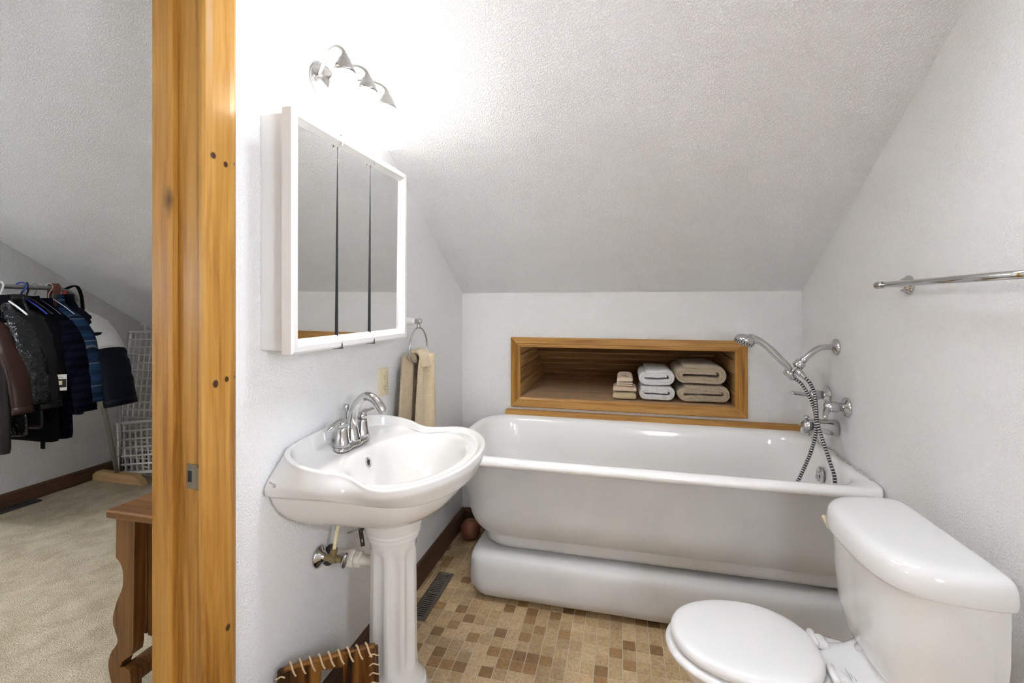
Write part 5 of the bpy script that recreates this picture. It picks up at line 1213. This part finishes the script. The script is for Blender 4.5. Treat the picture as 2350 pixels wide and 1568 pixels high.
for k in range(8): tagbox('letter', -.034 + k * .0088, -.030 + k * .0088, .024, .030, .0012, 'print', tg)
MB().tube([tuple(tagc + Vector((0, 0, .042))), tuple(tagc + Vector((0, 0, .085))), tuple(tagc + Vector((-.03, .03, .13)))], .0012, 6).build('string', 'card', tg)
jacket('plaid_shirt', 'dark navy plaid flannel shirt jacket hanging between black coat and blue shirt', 'shirt', 1.850, ZT - .012, .205, .75, .020, 'plaid_navy', None, None, 'plaid_navy', (.115, -.585), (.064, .052), 5)
jacket('plaid_shirt', 'bright blue plaid shirt with white lines behind the navy plaid', 'shirt', 1.905, ZT + .004, .200, .64, .016, 'plaid_blue', None, None, 'plaid_blue', (.125, -.56), (.050, .040), 6)
jacket('dark_vest', 'dark navy vest hanging behind the blue plaid shirt', 'vest', 1.952, ZT + .012, .185, .60, .014, 'navy_cloth', None, None, 'navy_cloth', (.03, -.30), (.045, .040), 7)
jacket('ski_jacket', 'puffy ski jacket, silver-grey above and navy below, farthest on rack', 'jacket', 2.005, ZT - .03, .185, .60, .030, 'silver_nylon', 'silver_nylon', 'navy_nylon', 'silver_nylon', (.165, -.56), (.088, .080), 8, sleeve2='navy_nylon', split=.58)
hanger('clothes_hanger', 'white plastic hanger holding the plastic-wrapped jacket', 1.668, 'hanger_white', .0045)
hanger('clothes_hanger', 'blue plastic hanger holding the black leather jacket', 1.752, 'hanger_blue', .0042, .6)
hanger('clothes_hanger', 'black plastic hanger beside the blue hanger', 1.775, 'hanger_black', .0045, -.4)
hanger('clothes_hanger', 'thin wire hanger between the black hanger and the maroon belt', 1.81, 'steel', .0014)
hanger('clothes_hanger', 'white coated wire hanger next to the maroon belt', 1.872, 'hanger_white', .0018, .3)
be = thing('leather_belt', 'maroon leather belt strap folded over the rack pipe', 'belt', (HX, 1.895, 1.15))
bm_ = MB()
for sg in (-1, 1):
    bm_.prism([(1.878, 1.19), (1.912, 1.19), (1.912, RZZ + .012), (1.904, RZZ + .017), (1.886, RZZ + .017), (1.878, RZZ + .012)], 'yz', HX + sg * .022 - .004, HX + sg * .022 + .004)
bm_.prism([(HX - .026, RZZ + .008), (HX + .026, RZZ + .008), (HX + .018, RZZ + .024), (HX - .018, RZZ + .024)], 'xz', 1.879, 1.911)
bm_.build('strap', 'maroon', be, bev=.002)
box('buckle', HX + .020, HX + .030, 1.872, 1.918, 1.225, 1.262, 'darkmetal', be, bev=.002)
ss = thing('webbing_strap', 'black webbing strap with a red clip looped over the end of rack', 'strap', (HX + .02, 1.99, .9))
MB().tube(spline([(HX + .00, 1.955, RZZ - .004), (HX + .03, 1.965, RZZ + .010), (HX + .055, 1.975, RZZ + .006), (HX + .070, 1.985, RZZ - .05), (HX + .078, 1.990, RZZ - .18), (HX + .085, 1.995, RZZ - .32)], 6), .017, 8, flat=.25).build('webbing', 'black_cloth', ss, smooth=True)
box('clip', HX - .012, HX + .012, 1.938, 1.952, RZZ - .036, RZZ - .016, 'red', ss, bev=.003)
box('lower_strap', -3.045, -3.018, 1.79, 1.795, .425, .50, 'black_cloth', ss)

# ------------------------------------------------------------------ white wire shelf panels leaning by the wall
def grid_panel(name, label, o, ux_, uz_, w, h, nx_, nz_, r, ends=True):
    t = thing(name, label, 'wire shelf', tuple(o), 'white wire shelf panels')
    o = Vector(o); ux_ = Vector(ux_).normalized(); uz_ = Vector(uz_).normalized(); n = ux_.cross(uz_)
    for i in range(nx_ + 1):
        a = o + ux_ * (w * i / nx_); rr5 = r * (1.7 if i in (0, nx_) else 1)
        MB().tube([a, a + uz_ * h], rr5, 6).build('wire', 'wire', t, smooth=True)
    for j in range(nz_ + 1):
        a = o + uz_ * (h * j / nz_) + n * (r * 1.6); rr5 = r * (1.7 if j in (0, nz_) else 1)
        MB().tube([a, a + ux_ * w], rr5, 6).build('wire', 'wire', t, smooth=True)
    return t
gp = grid_panel('wire_shelf', 'tall white wire shelf panel with a top hook leaning behind the rack foot', (-3.46, 2.46, .025), (1, .02, .015), (-.005, .11, 1), .58, .985, 12, 18, .0055)
MB().tube(spline([(-3.335, 2.568, .99), (-3.335, 2.568, 1.045), (-3.345, 2.566, 1.066), (-3.362, 2.565, 1.064), (-3.368, 2.565, 1.046)], 5), .010, 10, flat=.5).build('shelf_hook', 'wire', gp, smooth=True)
grid_panel('wire_shelf', 'short white wire shelf panel tilted sideways in front of the tall one', (-3.355, 2.415, .045), (.965, .0, .13), (-.20, .10, 1), .46, .335, 9, 6, .0065)
tpn = thing('rack_pole', 'thin grey pole leaning beside the wire shelf panels', 'pole', (-3.36, 2.40, .07))
MB().tube([(-3.335, 2.405, .03), (-3.40, 2.445, .60)], .008, 10).build('rod', 'steel', tpn, smooth=True)

# floor register of the other room
f2 = thing('floor_register', 'dark metal floor register in the carpet beside the far wall', 'register', (-3.46, 1.9, .012))
fm2 = MB()
rx0, rx1, ry0, ry1 = -3.500, -3.425, 1.72, 2.02
fm2.box(rx0, rx1, ry0, ry0 + .012, .012, .018).box(rx0, rx1, ry1 - .012, ry1, .012, .018).box(rx0, rx0 + .012, ry0, ry1, .012, .018).box(rx1 - .012, rx1, ry0, ry1, .012, .018)
fm2.build('frame', 'darkmetal', f2)
box('duct_shadow', rx0 + .01, rx1 - .01, ry0 + .01, ry1 - .01, .0125, .0135, 'black', f2)
s2_ = box('slat', -.026, .026, -.003, .003, -.001, .001, 'darkmetal', None, center=(0, 0, 0))
for k in range(20): inst(s2_, 'slat', ((rx0 + rx1) / 2, ry0 + .018 + (ry1 - ry0 - .036) * k / 19, .0158), f2, (math.radians(25), 0, 0))
bpy.data.objects.remove(s2_)
